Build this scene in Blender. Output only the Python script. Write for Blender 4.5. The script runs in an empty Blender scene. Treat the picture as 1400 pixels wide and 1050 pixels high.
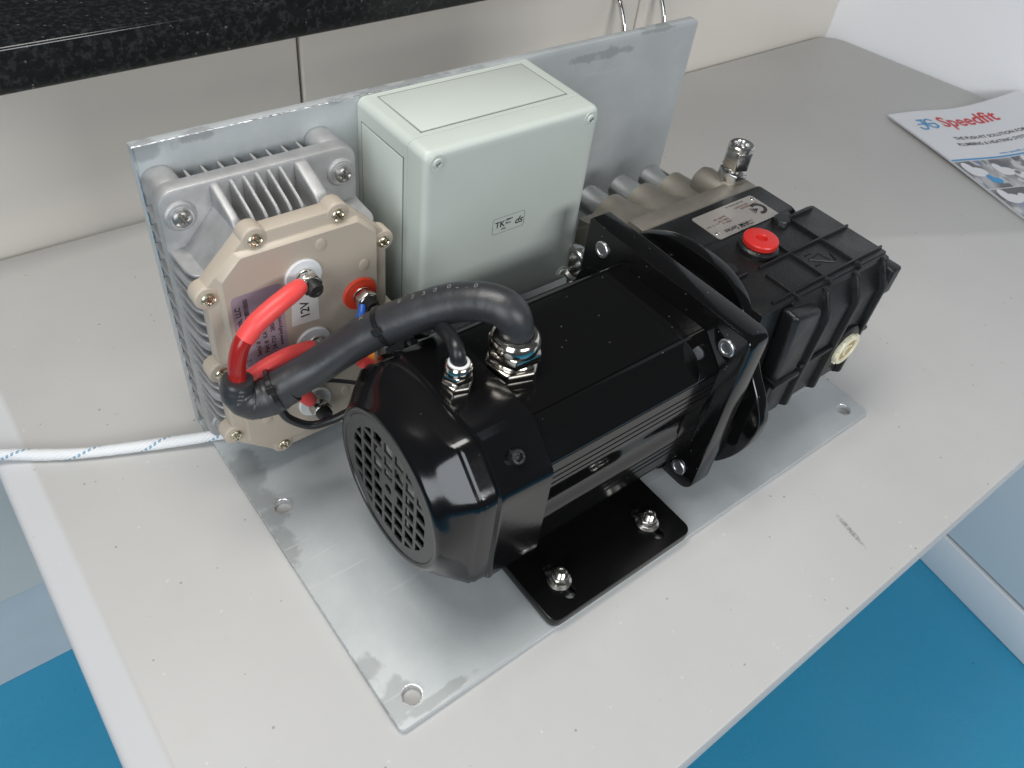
import bpy, bmesh, math, random
from mathutils import Matrix, Vector
random.seed(7)
S = bpy.context.scene
COL = S.collection
PI = math.pi

# ------------------------------------------------------------------ camera
cam = bpy.data.cameras.new('camera'); camo = bpy.data.objects.new('camera', cam); COL.objects.link(camo)
cam.sensor_width = 36.0; cam.lens = 1100.59/1400*36.0
cam.clip_start = 0.01; cam.clip_end = 60
_r = [(0.7868, -0.6076, 0.1080), (-0.3750, -0.6096, -0.6984), (0.4902, 0.5090, -0.7075)]
camo.matrix_world = Matrix(((_r[0][0], -_r[1][0], -_r[2][0], -0.1078), (_r[0][1], -_r[1][1], -_r[2][1], -0.1610),
                            (_r[0][2], -_r[1][2], -_r[2][2], 0.5083), (0, 0, 0, 1)))
cam.dof.use_dof = True; cam.dof.focus_distance = 0.66; cam.dof.aperture_fstop = 16.0
S.camera = camo
# ------------------------------------------------------------------ light
w = bpy.data.worlds.new('World'); S.world = w; w.use_nodes = True
bg = w.node_tree.nodes['Background']; bg.inputs[0].default_value = (0.90, 0.95, 1.0, 1); bg.inputs[1].default_value = 0.07
def area(name, loc, target, sx, sy, power, col):
    l = bpy.data.lights.new(name, 'AREA'); l.shape = 'RECTANGLE'; l.size = sx; l.size_y = sy; l.energy = power; l.color = col
    o = bpy.data.objects.new(name, l); COL.objects.link(o); o.location = loc
    o.rotation_euler = (Vector(target)-Vector(loc)).to_track_quat('-Z', 'Y').to_euler()
    return o
area('ceiling_light', (-0.06, 0.26, 1.15), (-0.06, 0.20, 0), 0.7, 0.35, 8.9, (1.0, 0.975, 0.935))
area('window_light', (-1.5, -0.9, 0.90), (0.2, 0.15, 0.05), 1.0, 1.6, 25, (0.88, 0.94, 1.0))
area('added_fill_light', (0.35, -1.9, 0.95), (0.9, -0.1, -0.45), 1.2, 0.5, 24, (0.97, 0.98, 1.0))  # unseen lamp added to brighten the low right panel and the floor
S.view_settings.view_transform = 'Standard'; S.view_settings.look = 'None'
S.view_settings.exposure = 0.0; S.view_settings.gamma = 1.0
S.render.resolution_x = 1024; S.render.resolution_y = 768

# ------------------------------------------------------------------ materials
def mat(name, col, rough=0.5, metal=0.0, spec=0.5, var=0.0, vscale=40, bump=0.0, bscale=400, coat=0.0, rvar=0.0, stretch=None, dust=0.0):
    m = bpy.data.materials.new(name); m.use_nodes = True; nt = m.node_tree; N = nt.nodes; L = nt.links
    p = N['Principled BSDF']
    p.inputs['Base Color'].default_value = (*col, 1); p.inputs['Roughness'].default_value = rough
    p.inputs['Metallic'].default_value = metal; p.inputs['Specular IOR Level'].default_value = spec
    p.inputs['Coat Weight'].default_value = coat
    tc = N.new('ShaderNodeTexCoord'); vec = tc.outputs['Object']
    if stretch:
        mp = N.new('ShaderNodeMapping'); mp.inputs['Scale'].default_value = stretch; L.new(vec, mp.inputs[0]); vec = mp.outputs[0]
    def noise(scale, det=6):
        n = N.new('ShaderNodeTexNoise'); n.inputs['Scale'].default_value = scale; n.inputs['Detail'].default_value = det
        L.new(vec, n.inputs['Vector']); return n.outputs['Fac']
    def rng(f, a, b, c, d):
        r = N.new('ShaderNodeMapRange'); r.inputs[1].default_value = a; r.inputs[2].default_value = b
        r.inputs[3].default_value = c; r.inputs[4].default_value = d; L.new(f, r.inputs[0]); return r.outputs[0]
    if var:
        mx = N.new('ShaderNodeMix'); mx.data_type = 'RGBA'; mx.blend_type = 'MULTIPLY'; mx.inputs[0].default_value = 1
        mx.inputs[6].default_value = (*col, 1)
        g = rng(noise(vscale), 0.3, 0.7, 1-var, 1+var)
        cb = N.new('ShaderNodeCombineColor'); [L.new(g, cb.inputs[i]) for i in range(3)]
        L.new(cb.outputs[0], mx.inputs[7]); L.new(mx.outputs[2], p.inputs['Base Color'])
    if dust:                                     # pale specks of dust lying on the thing
        v = N.new('ShaderNodeTexVoronoi'); v.inputs['Scale'].default_value = 165; L.new(tc.outputs['Object'], v.inputs['Vector'])
        sep = N.new('ShaderNodeSeparateColor'); L.new(v.outputs['Color'], sep.inputs[0])
        d1 = rng(v.outputs['Distance'], 0.03, 0.065, 1, 0); d2 = rng(sep.outputs[0], 0.76, 0.77, 0, 1)
        mu = N.new('ShaderNodeMath'); mu.operation = 'MULTIPLY'; L.new(d1, mu.inputs[0]); L.new(d2, mu.inputs[1])
        mu2 = N.new('ShaderNodeMath'); mu2.operation = 'MULTIPLY'; L.new(mu.outputs[0], mu2.inputs[0]); mu2.inputs[1].default_value = dust
        mx = N.new('ShaderNodeMix'); mx.data_type = 'RGBA'; mx.inputs[6].default_value = (*col, 1); mx.inputs[7].default_value = (0.5, 0.5, 0.48, 1)
        L.new(mu2.outputs[0], mx.inputs[0]); L.new(mx.outputs[2], p.inputs['Base Color'])
    if rvar: L.new(rng(noise(vscale*0.7), 0.3, 0.7, max(0.02, rough-rvar), rough+rvar), p.inputs['Roughness'])
    if bump:
        b = N.new('ShaderNodeBump'); b.inputs['Strength'].default_value = bump; b.inputs['Distance'].default_value = 0.001
        L.new(noise(bscale, 3), b.inputs['Height']); L.new(b.outputs[0], p.inputs['Normal'])
    return m

M = {}
M['cast_alu'] = mat('cast_aluminium', (0.43, 0.43, 0.43), 0.50, 0.6, var=0.12, vscale=90, bump=0.25, bscale=1400)
M['beige'] = mat('beige_plastic', (0.46, 0.40, 0.325), 0.40, var=0.03, vscale=30, bump=0.05, bscale=900)
M['grey_box'] = mat('pale_grey_plastic', (0.53, 0.575, 0.53), 0.42, var=0.02, vscale=25, bump=0.08, bscale=1500)
M['gloss_black'] = mat('gloss_black_paint', (0.004, 0.004, 0.0042), 0.11, spec=0.5, rvar=0.05, vscale=25, dust=0.55, bump=0.025, bscale=260)
M['cowl_black'] = mat('cowl_black_paint', (0.0045, 0.0045, 0.005), 0.14, spec=0.55, rvar=0.04, vscale=15, dust=0.4, bump=0.025, bscale=260)
M['grille_black'] = mat('satin_black_paint', (0.022, 0.022, 0.022), 0.33, spec=0.7, var=0.1, vscale=60)
M['cast_black'] = mat('black_cast_paint', (0.008, 0.008, 0.0085), 0.36, spec=0.5, bump=0.35, bscale=700, rvar=0.08, vscale=60, dust=0.3)
M['foot_black'] = mat('black_anodised_foot', (0.004, 0.004, 0.004), 0.22, spec=0.4, rvar=0.03)
M['steel'] = mat('bright_steel', (0.62, 0.60, 0.56), 0.25, 1.0, var=0.1, vscale=300)
M['dull_steel'] = mat('dull_steel', (0.36, 0.35, 0.33), 0.38, 1.0, var=0.15, vscale=400)
M['zinc'] = mat('zinc_plated_steel', (0.72, 0.73, 0.74), 0.35, 1.0, var=0.15, vscale=500)
M['nickel'] = mat('nickel_plate', (0.74, 0.70, 0.63), 0.13, 1.0)
M['brass_screw'] = mat('yellow_zinc_screw', (0.62, 0.57, 0.44), 0.28, 1.0, var=0.15, vscale=600)
M['manifold'] = mat('bead_blasted_stainless', (0.30, 0.275, 0.235), 0.48, 0.75, var=0.10, vscale=60, bump=0.2, bscale=1600)
M['chrome'] = mat('machined_stainless', (0.62, 0.61, 0.59), 0.22, 1.0)
M['red_plastic'] = mat('red_plastic', (0.60, 0.025, 0.02), 0.38, bump=0.05)
M['red_shrink'] = mat('bright_red_heat_shrink', (0.80, 0.075, 0.07), 0.42, bump=0.08, bscale=300)
M['red_wire'] = mat('dark_red_wire', (0.33, 0.016, 0.014), 0.22)
M['red_washer'] = mat('orange_red_washer', (0.72, 0.06, 0.025), 0.5)
M['white_plastic'] = mat('white_nylon', (0.72, 0.74, 0.75), 0.45)
M['dark_stud'] = mat('blackened_bolt_end', (0.05, 0.048, 0.045), 0.35, 0.6)
M['sleeve'] = mat('black_heat_shrink', (0.028, 0.029, 0.032), 0.40, spec=0.6, bump=0.25, bscale=160, rvar=0.06)
M['rubber'] = mat('black_cable_sheath', (0.012, 0.013, 0.014), 0.36)
M['tie'] = mat('black_cable_tie', (0.012, 0.012, 0.013), 0.25)
M['blue'] = mat('blue_insulation', (0.015, 0.09, 0.42), 0.4)
M['orange'] = mat('orange_insulation', (0.80, 0.22, 0.02), 0.4)
M['ink'] = mat('black_ink', (0.02, 0.02, 0.02), 0.6)
M['grey_ink'] = mat('grey_ink', (0.18, 0.19, 0.18), 0.6)
M['red_ink'] = mat('red_ink', (0.55, 0.03, 0.04), 0.5)
M['blue_ink'] = mat('blue_ink', (0.03, 0.28, 0.58), 0.5)
M['brown_ink'] = mat('brown_ink', (0.16, 0.07, 0.06), 0.5)
M['white_ink'] = mat('pale_ink', (0.22, 0.22, 0.22), 0.6)
M['sticker_white'] = mat('white_paper_label', (0.66, 0.65, 0.62), 0.6)
M['sticker_holo'] = mat('silver_label', (0.42, 0.34, 0.40), 0.35, 0.35, var=0.12, vscale=45)
M['nameplate'] = mat('tin_nameplate', (0.40, 0.375, 0.35), 0.38, 0.5, var=0.05)
M['sight'] = mat('cream_sight_glass', (0.78, 0.74, 0.55), 0.25)
M['oil'] = mat('amber_oil', (0.40, 0.26, 0.05), 0.15, var=0.2, vscale=120)
M['fan'] = mat('cream_fan_plastic', (0.62, 0.60, 0.54), 0.5)
M['dark_hole'] = mat('dark_interior', (0.006, 0.006, 0.006), 0.7)
M['door'] = mat('cream_cabinet_door', (0.72, 0.68, 0.615), 0.32, var=0.02, vscale=8)
M['plinth'] = mat('grey_white_plinth', (0.56, 0.59, 0.61), 0.4, var=0.04, vscale=12)
M['wall'] = mat('white_painted_wall', (0.84, 0.85, 0.875), 0.5, bump=0.05, bscale=90)
M['tile'] = mat('white_side_panel', (0.86, 0.865, 0.87), 0.35)
M['grout'] = mat('grey_joint', (0.36, 0.36, 0.35), 0.7)
M['handle'] = mat('polished_nickel_handle', (0.70, 0.68, 0.65), 0.12, 1.0)
M['paper'] = mat('glossy_paper', (0.66, 0.675, 0.70), 0.35)

def custom(name):
    m = bpy.data.materials.new(name); m.use_nodes = True; nt = m.node_tree
    return m, nt.nodes, nt.links, nt.nodes['Principled BSDF'], nt.nodes.new('ShaderNodeTexCoord')
def rngn(N, L, f, a, b, c, d, smooth=False):
    r = N.new('ShaderNodeMapRange'); r.inputs[1].default_value = a; r.inputs[2].default_value = b
    r.inputs[3].default_value = c; r.inputs[4].default_value = d
    if smooth: r.interpolation_type = 'SMOOTHSTEP'
    L.new(f, r.inputs[0]); return r.outputs[0]
def mathn(N, L, op, a, b=None):
    n = N.new('ShaderNodeMath'); n.operation = op
    for i, v in enumerate((a, b)):
        if v is None: continue
        if isinstance(v, (int, float)): n.inputs[i].default_value = v
        else: L.new(v, n.inputs[i])
    return n.outputs[0]
def mixn(N, L, f, a, b):
    n = N.new('ShaderNodeMix'); n.data_type = 'RGBA'
    if isinstance(f, (int, float)): n.inputs[0].default_value = f
    else: L.new(f, n.inputs[0])
    for i, v in ((6, a), (7, b)):
        if isinstance(v, tuple): n.inputs[i].default_value = (*v, 1)
        else: L.new(v, n.inputs[i])
    return n.outputs[2]
def noisen(N, L, vec, scale, det=5, rough=0.5):
    n = N.new('ShaderNodeTexNoise'); n.inputs['Scale'].default_value = scale; n.inputs['Detail'].default_value = det
    n.inputs['Roughness'].default_value = rough; L.new(vec, n.inputs['Vector']); return n.outputs['Fac']
def specks(N, L, vec, scale, size, keep):
    v = N.new('ShaderNodeTexVoronoi'); v.inputs['Scale'].default_value = scale; L.new(vec, v.inputs['Vector'])
    sep = N.new('ShaderNodeSeparateColor'); L.new(v.outputs['Color'], sep.inputs[0])
    rad = mathn(N, L, 'MULTIPLY', sep.outputs[1], size)
    return mathn(N, L, 'MULTIPLY', mathn(N, L, 'LESS_THAN', v.outputs['Distance'], rad), mathn(N, L, 'GREATER_THAN', sep.outputs[0], 1-keep))

# table: off-white laminate with fine dark specks and one graphite smear
m, N, L, p, tc = custom('speckled_laminate'); o = tc.outputs['Object']
f = rngn(N, L, noisen(N, L, o, 5), 0.3, 0.7, 0, 1)
c = mixn(N, L, f, (0.500, 0.494, 0.480), (0.540, 0.533, 0.518))
c = mixn(N, L, rngn(N, L, noisen(N, L, o, 22, 8, 0.7), 0.52, 0.75, 0, 0.25), c, (0.46, 0.45, 0.43))
c = mixn(N, L, mathn(N, L, 'MULTIPLY', specks(N, L, o, 120, 0.14, 0.26), 0.60), c, (0.20, 0.18, 0.16))
c = mixn(N, L, mathn(N, L, 'MULTIPLY', specks(N, L, o, 42, 0.055, 0.18), 0.7), c, (0.16, 0.13, 0.11))
c = mixn(N, L, mathn(N, L, 'MULTIPLY', specks(N, L, o, 150, 0.20, 0.12), 0.35), c, (0.72, 0.71, 0.69))
mp = N.new('ShaderNodeMapping'); mp.vector_type = 'TEXTURE'; mp.inputs['Location'].default_value = (0.3770, -0.069, 0)
mp.inputs['Rotation'].default_value = (0, 0, math.radians(78)); mp.inputs['Scale'].default_value = (0.0185, 0.0028, 1); L.new(o, mp.inputs[0])
gl = N.new('ShaderNodeVectorMath'); gl.operation = 'LENGTH'; L.new(mp.outputs[0], gl.inputs[0])
sm = mathn(N, L, 'MULTIPLY', rngn(N, L, gl.outputs['Value'], 0.6, 1.05, 1, 0), rngn(N, L, noisen(N, L, o, 420, 4), 0.42, 0.56, 0.15, 0.8))
c = mixn(N, L, sm, c, (0.22, 0.21, 0.19))
sx_ = N.new('ShaderNodeSeparateXYZ'); L.new(o, sx_.inputs[0])          # cool window light along the left edge, painted into the laminate colour
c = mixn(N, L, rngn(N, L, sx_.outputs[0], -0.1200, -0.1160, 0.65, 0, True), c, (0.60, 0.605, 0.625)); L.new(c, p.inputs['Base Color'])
p.inputs['Roughness'].default_value = 0.48; p.inputs['Specular IOR Level'].default_value = 0.30
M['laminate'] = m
# granite
m, N, L, p, tc = custom('black_granite'); o = tc.outputs['Object']
c = mixn(N, L, rngn(N, L, noisen(N, L, o, 170, 6, 0.7), 0.48, 0.72, 0, 1), (0.006, 0.0065, 0.007), (0.034, 0.038, 0.040))
c = mixn(N, L, specks(N, L, o, 230, 0.30, 0.14), c, (0.085, 0.09, 0.09))
c = mixn(N, L, specks(N, L, o, 140, 0.20, 0.10), c, (0.07, 0.075, 0.075)); L.new(c, p.inputs['Base Color'])
p.inputs['Roughness'].default_value = 0.16; M['granite'] = m
# floor: blue vinyl
m, N, L, p, tc = custom('blue_vinyl'); o = tc.outputs['Object']
c = mixn(N, L, rngn(N, L, noisen(N, L, o, 3), 0.3, 0.7, 0, 1), (0.022, 0.26, 0.44), (0.030, 0.30, 0.50))
c = mixn(N, L, mathn(N, L, 'MULTIPLY', specks(N, L, o, 22, 0.06, 0.25), 0.7), c, (0.012, 0.09, 0.16))
c = mixn(N, L, mathn(N, L, 'MULTIPLY', specks(N, L, o, 17, 0.035, 0.12), 0.8), c, (0.50, 0.52, 0.52))
g_ = rngn(N, L, noisen(N, L, o, 260, 3, 0.7), 0.35, 0.65, 0.0, 0.16); c = mixn(N, L, g_, c, (0.10, 0.36, 0.52))
g_ = rngn(N, L, noisen(N, L, o, 6, 7, 0.7), 0.50, 0.75, 0.0, 0.35); c = mixn(N, L, g_, c, (0.045, 0.22, 0.33))
L.new(c, p.inputs['Base Color']); L.new(rngn(N, L, noisen(N, L, o, 9), 0.3, 0.7, 0.22, 0.45), p.inputs['Roughness'])
b = N.new('ShaderNodeBump'); b.inputs['Strength'].default_value = 0.08; L.new(noisen(N, L, o, 120), b.inputs['Height']); L.new(b.outputs[0], p.inputs['Normal'])
M['vinyl'] = m
# bracket: chalky passivated aluminium with bare, water-stained patches near its edges
m, N, L, p, tc = custom('passivated_aluminium'); o = tc.outputs['Object']
sp = N.new('ShaderNodeSeparateXYZ'); L.new(o, sp.inputs[0])
c = mixn(N, L, rngn(N, L, noisen(N, L, o, 13, 9, 0.68), 0.32, 0.68, 0, 1), (0.415, 0.445, 0.452), (0.525, 0.552, 0.555))
gate = None
for (cx_, cy_, cz_), (rx_, ry_, rz_) in (((0.006, 0.235, 0.005), (0.030, 0.030, 0.03)), ((0.004, 0.195, 0.005), (0.026, 0.026, 0.03)), ((0.000, 0.160, 0.005), (0.018, 0.026, 0.03)),
        ((0.003, 0.048, 0.005), (0.013, 0.014, 0.03)), ((0.010, 0.020, 0.005), (0.020, 0.018, 0.03)), ((0.03, 0.006, 0.005), (0.045, 0.005, 0.03)), ((0.006, 0.303, 0.243), (0.026, 0.01, 0.010)), ((0.040, 0.303, 0.244), (0.018, 0.01, 0.006)),
        ((0.385, 0.303, 0.2325), (0.046, 0.01, 0.0065)), ((0.450, 0.303, 0.2437), (0.032, 0.01, 0.0040)), ((0.20, 0.303, 0.2445), (0.09, 0.01, 0.0035))):
    mp = N.new('ShaderNodeMapping'); mp.vector_type = 'TEXTURE'; mp.inputs['Location'].default_value = (cx_, cy_, cz_); mp.inputs['Scale'].default_value = (rx_, ry_, rz_); L.new(o, mp.inputs[0])
    ln = N.new('ShaderNodeVectorMath'); ln.operation = 'LENGTH'; L.new(mp.outputs[0], ln.inputs[0])
    g_ = rngn(N, L, ln.outputs['Value'], 0.35, 1.25, 1, 0); gate = g_ if gate is None else mathn(N, L, 'MAXIMUM', gate, g_)
stain = mathn(N, L, 'ADD', mathn(N, L, 'MULTIPLY', gate, 0.52), mathn(N, L, 'SUBTRACT', noisen(N, L, o, 75, 5, 0.6), 0.70))
stain = rngn(N, L, stain, 0.04, 0.24, 0, 1, True)
c = mixn(N, L, mathn(N, L, 'MULTIPLY', stain, 0.62), c, (0.25, 0.265, 0.265)); L.new(c, p.inputs['Base Color'])
p.inputs['Metallic'].default_value = 0.22
L.new(rngn(N, L, noisen(N, L, o, 8), 0.3, 0.7, 0.34, 0.46), p.inputs['Roughness'])
mp2 = N.new('ShaderNodeMapping'); mp2.inputs['Rotation'].default_value = (0.3, 0.2, 0.9); mp2.inputs['Scale'].default_value = (9, 260, 90); L.new(o, mp2.inputs[0])
scr = rngn(N, L, noisen(N, L, mp2.outputs[0], 1.0, 2), 0.66, 0.74, 0, 0.35); c = mixn(N, L, scr, c, (0.66, 0.68, 0.68)); L.new(c, p.inputs['Base Color'])
b = N.new('ShaderNodeBump'); b.inputs['Strength'].default_value = 0.06; b.inputs['Distance'].default_value = 0.001
mp = N.new('ShaderNodeMapping'); mp.inputs['Scale'].default_value = (40, 400, 400); L.new(o, mp.inputs[0])
L.new(noisen(N, L, mp.outputs[0], 4), b.inputs['Height']); L.new(b.outputs[0], p.inputs['Normal'])
M['plate'] = m
M['plate_edge'] = mat('sawn_aluminium_edge', (0.70, 0.71, 0.72), 0.32, 0.85, var=0.25, vscale=260, bump=0.5, bscale=260)
# braided sleeve: white with a blue tracer
m, N, L, p, tc = custom('white_braid')
uv = tc.outputs['UV']; sp = N.new('ShaderNodeSeparateXYZ'); L.new(uv, sp.inputs[0])
ph = mathn(N, L, 'ADD', sp.outputs[0], mathn(N, L, 'MULTIPLY', sp.outputs[1], 1.0))
fr = mathn(N, L, 'FRACT', ph); band = mathn(N, L, 'MULTIPLY', mathn(N, L, 'LESS_THAN', fr, 0.10), mathn(N, L, 'GREATER_THAN', mathn(N, L, 'FRACT', mathn(N, L, 'MULTIPLY', sp.outputs[1], 14.0)), 0.42))
c = mixn(N, L, mathn(N, L, 'MULTIPLY', band, 0.8), (0.74, 0.76, 0.77), (0.10, 0.27, 0.42)); L.new(c, p.inputs['Base Color'])
p.inputs['Roughness'].default_value = 0.55
b = N.new('ShaderNodeBump'); b.inputs['Strength'].default_value = 0.35; b.inputs['Distance'].default_value = 0.0006
mm = mathn(N, L, 'SINE', mathn(N, L, 'MULTIPLY', mathn(N, L, 'ADD', sp.outputs[0], sp.outputs[1]), 75.0)); L.new(mm, b.inputs['Height']); L.new(b.outputs[0], p.inputs['Normal'])
M['braid'] = m
# brochure photo collage (flat print)
m, N, L, p, tc = custom('printed_collage'); uv = tc.outputs['UV']
c1 = mixn(N, L, rngn(N, L, noisen(N, L, uv, 1.3, 0), 0.40, 0.60, 0, 1), (0.075, 0.075, 0.085), (0.40, 0.40, 0.41))
c1 = mixn(N, L, rngn(N, L, noisen(N, L, uv, 2.1, 1), 0.54, 0.60, 0, 0.85), c1, (0.55, 0.56, 0.57))
c1 = mixn(N, L, rngn(N, L, noisen(N, L, uv, 1.7, 0), 0.60, 0.66, 0, 0.8), c1, (0.05, 0.10, 0.26))
L.new(c1, p.inputs['Base Color']); p.inputs['Roughness'].default_value = 0.35; M['collage'] = m

# ------------------------------------------------------------------ builders
WM = {}
def link(o, parent=None, world=None):
    COL.objects.link(o)
    wld = world.copy() if world else Matrix.Identity(4)
    WM[o.name] = wld
    if parent: o.parent = parent; o.matrix_parent_inverse = WM[parent.name].inverted()
    o.matrix_basis = wld
    return o
def thing(name, label, cat, loc, group=None):
    o = bpy.data.objects.new(name, None); o.empty_display_size = 0.02
    link(o, None, Matrix.Translation(loc)); o['label'] = label; o['category'] = cat
    if group: o['group'] = group
    return o
def tag(o, label, cat, group=None):
    o['label'] = label; o['category'] = cat
    if group: o['group'] = group
    return o
def mesh_from(bm, name, material, angle=32, smooth=True):
    me = bpy.data.meshes.new(name); bm.to_mesh(me); bm.free()
    if smooth:
        me.shade_smooth(); me.set_sharp_from_angle(angle=math.radians(angle))
    for x in (material if isinstance(material, (list, tuple)) else [material]): me.materials.append(M[x])
    return me
def inst(me, name, parent, world): return link(bpy.data.objects.new(name, me), parent, world)
def T(x, y, z): return Matrix.Translation((x, y, z))
def axes(origin, r, u, n=None):
    r = Vector(r).normalized(); u = Vector(u).normalized(); n = Vector(n).normalized() if n else r.cross(u)
    return Matrix(((r.x, u.x, n.x, origin[0]), (r.y, u.y, n.y, origin[1]), (r.z, u.z, n.z, origin[2]), (0, 0, 0, 1)))
def rotz_to(d):                                  # local +Z turned to d
    return Vector((0, 0, 1)).rotation_difference(Vector(d).normalized()).to_matrix().to_4x4()

class B:
    def __init__(s): s.bm = bmesh.new(); s.mi = 0
    def add(s, t, bev=0, seg=2, ang=30):
        bmesh.ops.recalc_face_normals(t, faces=t.faces[:])
        if bev:
            es = [e for e in t.edges if len(e.link_faces) == 2 and e.calc_face_angle(0) > math.radians(ang)]
            bmesh.ops.bevel(t, geom=es, offset=bev, segments=seg, profile=0.5, affect='EDGES', clamp_overlap=True)
        for f in t.faces: f.material_index = s.mi
        me = bpy.data.meshes.new('tmp'); t.to_mesh(me); t.free(); s.bm.from_mesh(me); bpy.data.meshes.remove(me); return s
    def box(s, a, b, bev=0.0, seg=2, mtx=None):
        t = bmesh.new(); bmesh.ops.create_cube(t, size=1)
        for v in t.verts: v.co = Vector([(a[i]+b[i])/2+v.co[i]*(b[i]-a[i]) for i in range(3)])
        if mtx: bmesh.ops.transform(t, matrix=mtx, verts=t.verts)
        return s.add(t, bev, seg)
    def prism(s, pts, axis, a, b, bev=0.0, seg=2, ang=30, mtx=None):
        t = bmesh.new()
        def mk(p, h): return {'x': (h, p[0], p[1]), 'y': (p[0], h, p[1]), 'z': (p[0], p[1], h)}[axis]
        lo = [t.verts.new(mk(p, a)) for p in pts]; hi = [t.verts.new(mk(p, b)) for p in pts]; n = len(pts)
        t.faces.new(lo[::-1]); t.faces.new(hi)
        for i in range(n): t.faces.new((lo[i], lo[(i+1) % n], hi[(i+1) % n], hi[i]))
        if mtx: bmesh.ops.transform(t, matrix=mtx, verts=t.verts)
        return s.add(t, bev, seg, ang)
    def loft(s, rings, cap0=True, cap1=True):
        t = bmesh.new(); R = [[t.verts.new(p) for p in r] for r in rings]; n = len(R[0])
        for a, b in zip(R, R[1:]):
            for i in range(n): t.faces.new((a[i], a[(i+1) % n], b[(i+1) % n], b[i]))
        if cap0: t.faces.new(R[0][::-1])
        if cap1: t.faces.new(R[-1])
        return s.add(t)
    def lathe(s, prof, mtx=None, seg=28):        # profile (r, h) turned about local Z
        t = bmesh.new(); rings = []
        for r, h in prof:
            if r < 1e-6: rings.append([t.verts.new((0, 0, h))])
            else: rings.append([t.verts.new((r*math.cos(2*PI*i/seg), r*math.sin(2*PI*i/seg), h)) for i in range(seg)])
        for a, b in zip(rings, rings[1:]):
            for i in range(seg):
                j = (i+1) % seg
                if len(a) == 1 and len(b) > 1: t.faces.new((a[0], b[i], b[j]))
                elif len(b) == 1 and len(a) > 1: t.faces.new((a[i], a[j], b[0]))
                elif len(a) > 1: t.faces.new((a[i], a[j], b[j], b[i]))
        if mtx: bmesh.ops.transform(t, matrix=mtx, verts=t.verts)
        return s.add(t)
    def hex(s, r, h0, h1, mtx=None, bev=0.0006, n=6, hole=None):
        pts = [(r*math.cos(2*PI*i/n+PI/n), r*math.sin(2*PI*i/n+PI/n)) for i in range(n)]
        return s.prism(pts, 'z', h0, h1, bev, 2, 30, mtx)
    def tube(s, pts, rad, seg=14, sub=6, caps=True, squash=None, wob=0, uvlen=None):
        P = [Vector(p) for p in pts]
        R = rad if isinstance(rad, (list, tuple)) else [rad]*len(P)
        C, Q = [], []
        for i in range(len(P)-1):
            p0 = P[max(i-1, 0)]; p1 = P[i]; p2 = P[i+1]; p3 = P[min(i+2, len(P)-1)]
            for k in range(sub):
                t_ = k/sub
                C.append(0.5*((2*p1)+(p2-p0)*t_+(2*p0-5*p1+4*p2-p3)*t_*t_+(3*p1-p0-3*p2+p3)*t_**3)); Q.append(R[i]+(R[i+1]-R[i])*t_)
        C.append(P[-1]); Q.append(R[-1])
        t = bmesh.new(); uvl = t.loops.layers.uv.new('UVMap') if uvlen else None
        up = Vector((0, 0, 1)); prev = None; rings = []; ln = [0]
        for i, c in enumerate(C):
            d = (C[min(i+1, len(C)-1)]-C[max(i-1, 0)]).normalized()
            if prev is None:
                a = d.cross(up); a = a.normalized() if a.length > 0.05 else d.cross(Vector((1, 0, 0))).normalized()
            else: a = (prev-d*prev.dot(d)).normalized()
            prev = a; b = d.cross(a)
            if i: ln.append(ln[-1]+(C[i]-C[i-1]).length)
            r = Q[i]*(1+(random.uniform(-wob, wob) if wob else 0))
            rings.append([t.verts.new(c+(a*math.cos(2*PI*k/seg)+b*math.sin(2*PI*k/seg))*r) for k in range(seg)])
        for i in range(len(rings)-1):
            for k in range(seg):
                j = (k+1) % seg
                f = t.faces.new((rings[i][k], rings[i][j], rings[i+1][j], rings[i+1][k]))
                if uvlen:
                    for lp, uv in zip(f.loops, ((k/seg, ln[i]/uvlen), ((k+1)/seg, ln[i]/uvlen), ((k+1)/seg, ln[i+1]/uvlen), (k/seg, ln[i+1]/uvlen))): lp[uvl].uv = uv
        if caps: t.faces.new(rings[0][::-1]); t.faces.new(rings[-1])
        return s.add(t)
    def done(s, name, material, parent=None, angle=32, world=None):
        return link(bpy.data.objects.new(name, mesh_from(s.bm, name, material, angle)), parent, world)
    def mesh(s, name, material, angle=32): return mesh_from(s.bm, name, material, angle)

def rrect(cx, cy, hx, hy, r, n=6):
    out = []
    for qx, qy, a0 in ((1, 1, 0), (-1, 1, 90), (-1, -1, 180), (1, -1, 270)):
        for k in range(n+1):
            a = math.radians(a0+90*k/n); out.append((cx+qx*(hx-r)+r*math.cos(a), cy+qy*(hy-r)+r*math.sin(a)))
    return out
def circ(cx, cy, r, n=24): return [(cx+r*math.cos(2*PI*i/n), cy+r*math.sin(2*PI*i/n)) for i in range(n)]
def plate(name, outline, holes, mtx, thick, material, parent=None, bev=0.0, angle=32):
    """flat sheet with real holes: filled curve, 0..thick along local Z of mtx"""
    cu = bpy.data.curves.new(name, 'CURVE'); cu.dimensions = '2D'; cu.fill_mode = 'BOTH'; cu.extrude = max(thick/2-bev, 1e-5)
    if bev: cu.bevel_depth = bev; cu.bevel_resolution = 1; cu.offset = -bev
    for pts in [outline]+holes:
        sp = cu.splines.new('POLY'); sp.points.add(len(pts)-1); sp.use_cyclic_u = True
        for q, (x, y) in zip(sp.points, pts): q.co = (x, y, 0, 1)
    return curve_mesh(cu, name, mtx @ T(0, 0, thick/2), material, parent, angle)
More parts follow.
